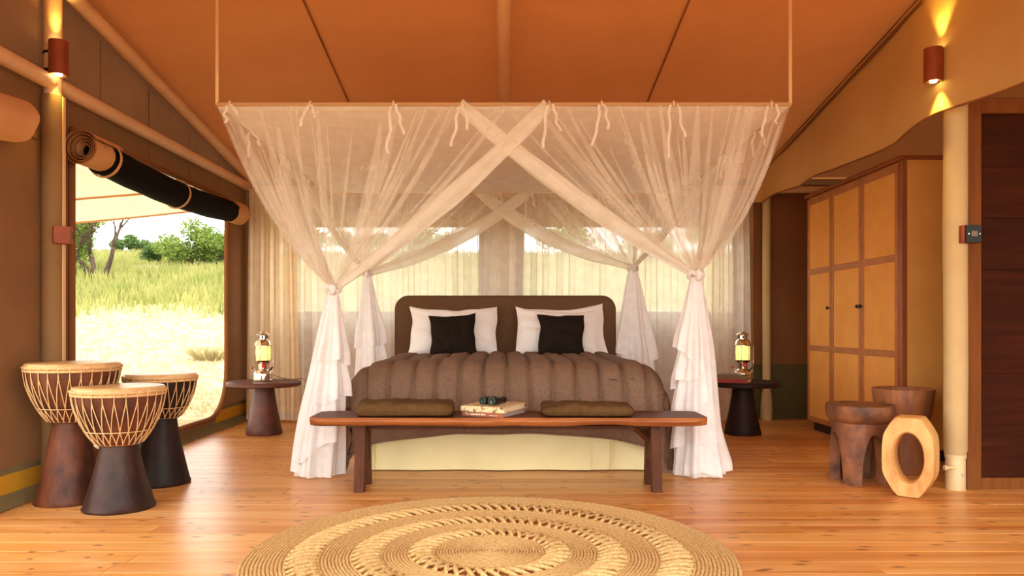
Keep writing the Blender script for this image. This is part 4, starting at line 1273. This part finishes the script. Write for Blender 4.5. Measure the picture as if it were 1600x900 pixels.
# lanterns
def lantern(loc, rz, label):
    t = thing('pressure_lantern', loc, label, 'lantern', 'nickel pressure lanterns', rz)
    m = MB(); m.lathe([(0.082, 0.0), (0.085, 0.004), (0.085, 0.012), (0.080, 0.016), (0.080, 0.058), (0.077, 0.074), (0.066, 0.090), (0.048, 0.100), (0.040, 0.104), (0.040, 0.150), (0.044, 0.154)], 36); m.build('tank', M['chrome'], t, smooth='auto')
    m = MB(); m.lathe([(0.044, 0.154), (0.050, 0.158), (0.064, 0.172), (0.066, 0.180), (0.058, 0.182)], 36); m.build('gallery', M['chrome'], t, smooth='auto')
    m = MB(); m.lathe([(0.056, 0.182), (0.059, 0.19), (0.059, 0.29), (0.056, 0.302)], 36); m.build('globe', M['lamp_glass'], t, smooth='auto')
    for k in range(6):
        a = 2 * pi * (k + 0.25) / 6
        m = MB(); m.tube([(0.063 * cos(a), 0.063 * sin(a), 0.176), (0.063 * cos(a), 0.063 * sin(a), 0.306)], 0.0024, 6); m.build('cage_wire', M['chrome'], t, smooth=True)
    m = MB(); m.lathe([(0.058, 0.300), (0.080, 0.304), (0.080, 0.309), (0.070, 0.314), (0.066, 0.332), (0.060, 0.346), (0.046, 0.356), (0.040, 0.362)], 36); m.build('hood', M['chrome'], t, smooth='auto')
    m = MB(); m.lathe([(0.036, 0.362), (0.036, 0.396)], 24); m.build('chimney', M['chrome'], t, smooth='auto')
    m = MB(); m.lathe([(0.042, 0.395), (0.055, 0.400), (0.052, 0.408), (0.030, 0.416), (0.028, 0.424), (0.010, 0.430)], 32); m.build('cap', M['chrome'], t, smooth='auto')
    for k in range(6):
        a = 2 * pi * k / 6
        m = MB(); m.box(-0.007, 0.007, -0.002, 0.002, 0.368, 0.392); m.xf(Matrix.Rotation(a, 4, 'Z') @ Matrix.Translation((0, -0.0365, 0))); m.build('vent', M['black'], t)
    m = MB(); m.lathe([(0.008, 0), (0.019, 0.004), (0.019, 0.012), (0.012, 0.018)], 18); m.xf(Matrix.Translation((0.012, -0.040, 0.136)) @ Matrix.Rotation(pi / 2, 4, 'X')); m.build('valve_wheel', M['red_knob'], t, smooth='auto')
    m = MB(); m.tube([(-0.055, -0.02, 0.085), (-0.082, -0.03, 0.112)], 0.006, 8); b_ = m.build('pump_rod', M['chrome'], t, smooth=True)
    m = MB(); m.tube([(-0.078, -0.029, 0.108), (-0.092, -0.033, 0.121)], 0.010, 10); m.build('pump_knob', M['red_knob'], b_, smooth='auto')
    for dy in (-0.012, 0.012):
        m = MB(); m.tube([(0.055, -0.03 + dy, 0.088), (0.082 + dy * .4, -0.036 + dy, 0.122)], 0.005, 8); m.build('lever', M['black'], t, smooth=True)
    m = MB()
    pts = [(0.082 * sin(a), -0.058, 0.11 - 0.055 * cos(a)) for a in [R_(-82 + 164 * k / 20) for k in range(21)]]
    pts = [(-0.084, -0.002, 0.30), (-0.086, -0.01, 0.20)] + pts + [(0.090, -0.01, 0.20), (0.092, -0.002, 0.31)]
    m.tube(pts[2:-2], 0.0022, 6); m.tube([pts[-3], pts[-2], pts[-1], (0.078, 0, 0.308)], 0.0022, 6); m.build('bail_handle', M['chrome'], t, smooth=True)
    return t
lantern((-2.085, 6.66, 0.460), R_(8), 'nickel lantern on the reddish table, its cord trailing to the floor')
lantern((2.095, 6.735, 0.460), R_(-12), 'nickel lantern standing behind the books on the blackish table')
m_ = MB()
cp = [(-2.02, 6.70, 0.515), (-1.96, 6.74, 0.485), (-1.88, 6.80, 0.466), (-1.81, 6.87, 0.466), (-1.775, 6.90, 0.44), (-1.775, 6.92, 0.36), (-1.73, 6.95, 0.24), (-1.66, 6.98, 0.13), (-1.59, 7.0, 0.05), (-1.55, 7.02, 0.006), (-1.35, 7.05, 0.006)]
def smooth_path(p, k=5):
    p = [Vector(q_) for q_ in p]; out = []
    for i in range(len(p) - 1):
        a = p[max(0, i - 1)]; b = p[i]; c = p[i + 1]; d = p[min(len(p) - 1, i + 2)]
        for j in range(k):
            u = j / k
            out.append(0.5 * ((2 * b) + (c - a) * u + (2 * a - 5 * b + 4 * c - d) * u * u + (3 * b - a - 3 * c + d) * u ** 3))
    out.append(p[-1]); return out
m_.tube(smooth_path(cp), 0.0028, 6)
tag(m_.build('power_cord', M['grey_plastic'], smooth=True), 'thin grey cord running from the lantern down behind the reddish table', 'cord')
book((1.955, 6.52, 0.460), R_(-27), 0.26, 0.22, 0.036, 'cover_red', 'paper', 'red book lying at the bottom on the blackish table')
book((1.95, 6.525, 0.496), R_(-24), 0.25, 0.21, 0.028, 'cover_olive', 'paper', 'olive brown book lying on top of the red book')

# ------------------------------------------------------------------ wardrobe
WX, WY0, WY1, WH = 2.76, 5.32, 6.97, 2.12
t = thing('wardrobe', (3.05, 6.15, 0), 'tall wardrobe with three tan canvas doors and brown strips', 'wardrobe'); og = (3.05, 6.15, 0)
m_ = MB(); m_.box(WX + 0.02, 3.34, WY0, WY1, 0.08, WH - 0.03); m_.build('body', M['cab_canvas'], t, og)
m_ = MB(); m_.box(WX + 0.05, 3.32, WY0 + 0.02, WY1 - 0.02, 0.0, 0.08); m_.build('plinth', M['plinth'], t, og)
m_ = MB(); m_.box(WX - 0.025, 3.36, WY0 - 0.02, WY1 + 0.02, WH - 0.03, WH, 0.004); m_.build('cornice', M['cab_wood'], t, og)
m_ = MB(); m_.box(WX - 0.006, WX + 0.035, WY0 - 0.006, WY0 + 0.05, 0.08, WH - 0.03, 0.004); m_.build('corner_post', M['cab_wood'], t, og)
m_ = MB(); m_.box(WX + 0.03, 3.36, WY0 - 0.004, WY0, 0.08, WH - 0.03); m_.build('end_panel', M['cab_canvas'], t, og)
edges = [WY0 + 0.05, 6.14, 6.70 - 0.02, WY1]
edges = [WY0 + 0.05, 5.92, 6.46, WY1]
for i in range(3):
    a, b_ = edges[i] + 0.006, edges[i + 1] - 0.006
    m_ = MB(); m_.box(WX, WX + 0.02, a, b_, 0.09, WH - 0.045, 0.002); d = m_.build('door', M['cab_canvas'], t, og)
    sw = 0.036
    for (y0, y1, z0, z1) in ((a, a + sw, 0.09, WH - 0.045), (b_ - sw, b_, 0.09, WH - 0.045), (a + sw, b_ - sw, 0.09, 0.13), (a + sw, b_ - sw, WH - 0.10, WH - 0.045),
                             (a + sw, b_ - sw, 0.715, 0.765), (a + sw, b_ - sw, 1.395, 1.445)):
        m_ = MB(); m_.box(WX - 0.006, WX + 0.002, y0, y1, z0, z1, 0.0015); m_.build('door_strip', M['cab_strip'], d, og)
    ky = (a + 0.02) if i in (1, 2) else (b_ - 0.02)
    m_ = MB(); m_.lathe([(0.005, 0), (0.005, 0.012), (0.014, 0.018), (0.015, 0.026), (0.008, 0.032)], 14); m_.xf(Matrix.Translation((WX - 0.006, ky, 1.09)) @ Matrix.Rotation(-pi / 2, 4, 'Y')); m_.build('knob', M['black'], d, og, smooth='auto')

# wooden partition
PY = 4.45
t = thing('wood_partition', (3.5, PY, 0), 'dark wooden partition with a lighter frame beside the cream pole', 'partition'); og = (3.5, PY, 0)
pz = 2.26
m_ = MB(); m_.box(2.672, 2.757, PY - 0.02, PY + 0.03, 0.0, pz, 0.003); m_.build('stile', M['part_frame'], t, og)
m_ = MB(); m_.box(4.55, 4.66, PY - 0.02, PY + 0.03, 0.0, pz, 0.003); m_.build('stile', M['part_frame'], t, og)
m_ = MB(); m_.box(2.757, 4.55, PY - 0.02, PY + 0.03, 0.0, 0.065, 0.003); m_.build('rail', M['part_frame'], t, og)
m_ = MB(); m_.box(2.757, 4.55, PY - 0.02, PY + 0.03, pz - 0.09, pz, 0.003); m_.build('rail', M['part_frame'], t, og)
z = 0.066; i = 0
while z < pz - 0.10:
    h_ = min(0.30, pz - 0.092 - z)
    m_ = MB(); m_.box(2.757, 4.55, PY - 0.004 - 0.002 * (i % 2), PY + 0.02, z, z + h_ - 0.0012, 0.0015); m_.build('board', M['part_board'], t, og)
    z += 0.30; i += 1

# ------------------------------------------------------------------ stools
# four-legged carved stool
t = thing('carved_stool', (2.165, 4.67, 0), 'dark four-legged carved wooden stool with a thick round seat', 'stool', None, R_(51))
hS = 0.468
m_ = MB(); m_.lathe([(0.150, hS - 0.112), (0.172, hS - 0.10), (0.192, hS - 0.075), (0.196, hS - 0.03), (0.193, hS - 0.004), (0.185, hS), (0.16, hS - 0.006), (0.01, hS - 0.010)], 48, wob=lambda a, z: 1 + 0.02 * nz(cos(a) * 2, sin(a) * 2, z * 6)); m_.build('seat', M['stool_dark'], t, smooth='auto')
ZA = 0.30
def arch(a):
    d_ = abs(((a + pi / 4) % (pi / 2)) - pi / 4) / (pi / 4)
    if d_ < 0.40: return 0.0
    e = (1 - d_) / 0.60
    return ZA * sqrt(max(0.0, 1 - e ** 2.2))
def st_r(z):
    q_ = z / (hS - 0.10)
    return 0.168 - 0.012 * q_ + 0.014 * sin(pi * q_) * 0.6
def stool_out(u, v):
    a = 2 * pi * u; z0 = arch(a); z = z0 + (hS - 0.09 - z0) * v
    r = st_r(z) * (1 + 0.02 * nz(cos(a) * 3, sin(a) * 3, z * 5))
    return (r * cos(a), r * sin(a), z)
def stool_in(u, v):
    a = -2 * pi * u; z0 = arch(a); z = z0 + (hS - 0.09 - z0) * v
    r = st_r(z) - 0.062
    return (r * cos(a), r * sin(a), z)
def stool_edge(u, v):
    a = -2 * pi * u; z0 = arch(a); r = st_r(z0) * (1 + 0.02 * nz(cos(a) * 3, sin(a) * 3, z0 * 5)); r2 = st_r(z0) - 0.062
    return ((r + (r2 - r) * v) * cos(a), (r + (r2 - r) * v) * sin(a), z0)
m_ = MB(); m_.grid(stool_out, 200, 12, True); m_.grid(stool_in, 200, 12, True); m_.grid(stool_edge, 200, 1, True); m_.build('leg_body', M['stool_dark'], t, smooth='auto')
# bucket-shaped stool
t = thing('bucket_stool', (2.585, 4.97, 0), 'reddish hollow log stool with flared rim behind the other stools', 'stool')
def bucket_w(a, z): return 1 + 0.02 * nz(cos(a) * 2, sin(a) * 2, z * 4)
m_ = MB(); m_.lathe([(0.150, 0.0), (0.155, 0.02), (0.140, 0.12), (0.135, 0.22), (0.150, 0.32), (0.172, 0.42), (0.186, 0.53), (0.182, 0.538), (0.168, 0.534), (0.155, 0.47), (0.01, 0.46)], 44, wob=bucket_w); m_.build('body', M['stool_red'], t, smooth='auto')
# pale ring stool
t = thing('ring_stool', (2.262, 4.27, 0), 'pale carved wooden stool with a large oval hole', 'stool', None, R_(-38))
hR = 0.440; dR = 0.085
def ring_pt(th, k):
    # outer superellipse outline flattened at top and foot
    c, s_ = cos(th), sin(th)
    ex = 2.7
    rr = (abs(c) ** ex + abs(s_) ** ex) ** (-1 / ex)
    xo = 0.132 * rr * c; zo = 0.245 * rr * s_
    zo = max(-hR / 2, min(hR / 2, zo))
    if zo < -0.10: xo *= 1 - 0.5 * (-0.10 - zo) / 0.13 * 0.75
    if zo > 0.12: xo *= 1 - 0.25 * (zo - 0.12) / 0.11
    xi = 0.078 * c; zi = -0.002 + 0.136 * s_
    # cross-section corners (u along radial, v along depth)
    prof = [(1, -0.82), (0.94, -1), (0.10, -1), (0.0, -0.86), (0.0, 0.86), (0.10, 1), (0.94, 1), (1, 0.82)]
    u, v = prof[k]
    g = 1 + 0.04 * nz(c * 2, s_ * 2, 3)
    return (xi + (xo - xi) * u, v * dR * (1.0 if zo > -0.2 else 0.92) * g, hR / 2 + zi + (zo - zi) * u)
m_ = MB()
n = 72
v = [ring_pt(2 * pi * i / n, k) for i in range(n) for k in range(8)]
f = [(i * 8 + k, i * 8 + (k + 1) % 8, ((i + 1) % n) * 8 + (k + 1) % 8, ((i + 1) % n) * 8 + k) for i in range(n) for k in range(8)]
m_.add(v, f); m_.build('body', M['stool_pale'], t, smooth='auto')

# ------------------------------------------------------------------ plants outside
def px_at(px, py, Y):
    return ((px - 787) / F * Y, Y, H + (507 - py) / F * Y)
def branch(mb, p, d, L, r, depth, rg, tips):
    n = 4; pts = [p.copy()]; rad = [r]
    for i in range(n):
        d = (d + Vector((rg.uniform(-.25, .25), rg.uniform(-.25, .25), rg.uniform(-.08, .2)))).normalized()
        p = p + d * (L / n); pts.append(p.copy()); rad.append(r * (1 - 0.45 * (i + 1) / n))
    mb.tube(pts, rad, 6)
    tips.append((p.copy(), depth))
    if depth == 0: return
    for k in range(rg.choice((2, 3))):
        nd = (d + Vector((rg.uniform(-1, 1), rg.uniform(-1, 1), rg.uniform(-0.2, 0.8)))).normalized()
        branch(mb, pts[rg.choice((2, 3, 4))].copy(), nd, L * rg.uniform(.6, .8), r * 0.55, depth - 1, rg, tips)
def leaves(mb, centres, n, size, rg):
    for _ in range(n):
        c, rad = centres[rg.randrange(len(centres))]
        # points biased to the shell of each clump
        d = Vector((rg.gauss(0, 1), rg.gauss(0, 1), rg.gauss(0, 1))).normalized() * (rg.random() ** 0.45)
        p = Vector((c[0] + d.x * rad[0], c[1] + d.y * rad[1], c[2] + d.z * rad[2]))
        a = Vector((rg.uniform(-1, 1), rg.uniform(-1, 1), rg.uniform(-.6, .9))).normalized() * size * rg.uniform(.6, 1.3)
        b = a.orthogonal().normalized(); b.rotate(Matrix.Rotation(rg.uniform(0, 6.28), 3, a.normalized())); b = b * size * 0.42
        mb.add([p - a, p + b, p + a, p - b], [(0, 1, 2, 3)])
# gnarled tree
rg = random.Random(3)
bx, by, _ = px_at(152, 434, 24); bz_ = gz(bx, by)
t = thing('tree', (bx, by, bz_), 'gnarled tree with bare dark branches outside the doorway', 'tree')
m_ = MB(); tips = []
for d in ((-0.1, 0, 1), (0.45, 0, .8), (-0.35, 0.1, .9)):
    branch(m_, Vector((bx + d[0] * .3, by, bz_ - 0.1)), Vector(d).normalized(), 1.25, 0.10, 3, rg, tips)
m_.build('trunk', M['trunk'], t, (bx, by, bz_), smooth=True)
cs = [((p.x - 0.35, p.y, p.z), (0.42, 0.42, 0.32)) for p, d in tips if p.x < bx + 0.05][:26] + [((bx - 0.75, by, bz_ + 0.4 + .42 * k), (0.6, .6, .45)) for k in range(5)]
m_ = MB(); leaves(m_, cs, 8000, 0.055, rg); m_.build('foliage', M['leaf'], t, (bx, by, bz_))
def bush(px, py, Y, w, h, n, size, mat, label, seed):
    rg = random.Random(seed)
    x, y, _ = px_at(px, py, Y); z = gz(x, y)
    t = thing('bush', (x, y, z), label, 'bush', 'bushes beyond the doorway')
    cs = []
    for k in range(14):
        a = rg.uniform(0, 2 * pi); q_ = rg.random() ** .5
        cs.append(((x + cos(a) * q_ * w * .38, y + sin(a) * q_ * w * .38, z + h * (0.30 + 0.48 * rg.random() * (1 - .5 * q_))), (w * .17, w * .17, h * .20)))
    m = MB(); leaves(m, cs, n, size, rg); m.build('foliage', M[mat], t, (x, y, z))
    m = MB()
    for k in range(6):
        c = cs[k][0]; m.tube([(x + rg.uniform(-.1, .1), y, z - .1), ((x + c[0]) / 2, (y + c[1]) / 2, z + (c[2] - z) * .5), c], [0.06, 0.04, 0.015], 5)
    m.build('stems', M['trunk'], t, (x, y, z), smooth=True)
bush(318, 425, 29, 3.4, 2.35, 9000, 0.070, 'leaf', 'large rounded green bush on the slope beside the doorway edge', 1)
bush(252, 420, 31, 1.9, 1.5, 4000, 0.065, 'leaf_dark', 'low dark green bush next to the large rounded bush', 2)
bush(205, 402, 40, 2.2, 1.35, 3200, 0.09, 'leaf_dark', 'small hazy bush on the crest behind the gnarled tree', 3)
bush(112, 420, 27, 2.0, 2.2, 4500, 0.06, 'leaf', 'leafy green bush growing against the gnarled tree', 4)
for i, (px, py, Y, w, h) in enumerate(((470, 410, 34, 3.5, 2.2), (560, 405, 40, 3.0, 1.8), (660, 410, 36, 3.2, 1.9), (880, 408, 38, 3.6, 2.1), (1010, 412, 34, 3.0, 1.8), (1110, 410, 36, 3.6, 2.3))):
    bush(px, py, Y, w, h, 2200, 0.10, 'leaf', ('green bush on the slope behind the sheer curtains',)[0], 10 + i)
# rock
m_ = MB(); rx_, ry_, _ = px_at(232, 425, 27); rz_ = gz(rx_, ry_)
m_.grid(lambda u, v: (rx_ + 0.7 * sin(pi * v) * cos(2 * pi * u) * (1 + .25 * nz(cos(2 * pi * u), sin(2 * pi * u), v * 3)), ry_ + 0.5 * sin(pi * v) * sin(2 * pi * u), rz_ + 0.08 + 0.22 * cos(pi * v)), 20, 10, True)
tag(m_.build('rock', M['rock'], smooth=True), 'low grey rock lying in the grass below the bushes', 'rock')
# grass
def grass_field(name, label, n, ylo, yhi, mat, lmin, lmax, seed, dens=None):
    rg = random.Random(seed); m = MB(); cnt = 0
    while cnt < n:
        y = ylo + (yhi - ylo) * rg.random() ** 1.0
        px = rg.choice((rg.uniform(60, 420), rg.uniform(60, 420), rg.uniform(400, 1200)))
        x = (px - 787) / F * y
        if dens and rg.random() > dens(x, y): continue
        z = gz(x, y) - 0.02
        L = rg.uniform(lmin, lmax); w = 0.012 + 0.0007 * y
        a = rg.uniform(0, pi); lean = rg.uniform(-.35, .35) * L; l2 = rg.uniform(-.2, .2) * L
        dx, dy = cos(a) * w, sin(a) * w
        m.add([(x - dx, y - dy, z), (x + dx, y + dy, z), (x + lean * .4 + dx * .6, y + l2 * .4, z + L * .6), (x + lean, y + l2, z + L)], [(0, 1, 2), (0, 2, 3)])
        cnt += 1
    tag(m.build(name, M[mat]), label, 'grass', kind='stuff')
grass_field('tall_grass', 'tall yellow-green grass covering the slope outside', 30000, 16.5, 42, 'grass', 0.18, 0.50, 1, lambda x, y: min(1, (y - 16) / 4 + .6 * nz(x * .3, y * .3)))
grass_field('dry_grass', 'short dry straw grass scattered over the pale ground outside', 9000, 9, 19, 'drygrass', 0.03, 0.10, 2)
def tuft(px, py, Y, n, L, label, seed):
    rg = random.Random(seed); x, y, _ = px_at(px, py, Y); z = gz(x, y); m = MB()
    for _ in range(n):
        a = rg.uniform(0, 2 * pi); r = rg.random() ** .6; l = L * rg.uniform(.6, 1.1)
        bx_, by_ = x + cos(a) * r * L * .7, y + sin(a) * r * L * .5
        ex, ey = bx_ + cos(a) * r * l * .8, by_ + sin(a) * r * l * .6
        w = 0.006
        m.add([(bx_ - w, by_, z - .02), (bx_ + w, by_, z - .02), ((bx_ + ex) / 2 + w * .7, (by_ + ey) / 2, z + l * .7), (ex, ey, z + l * (1 - .5 * r))], [(0, 1, 2), (0, 2, 3)])
    o = m.build('grass_tuft', M['drygrass' if Y < 15 else 'grass'], None, (x, y, z))
    tag(o, label, 'grass')
tuft(328, 545, 12.5, 220, 0.28, 'round pale grass tuft on the bare ground near the doorway edge', 1)
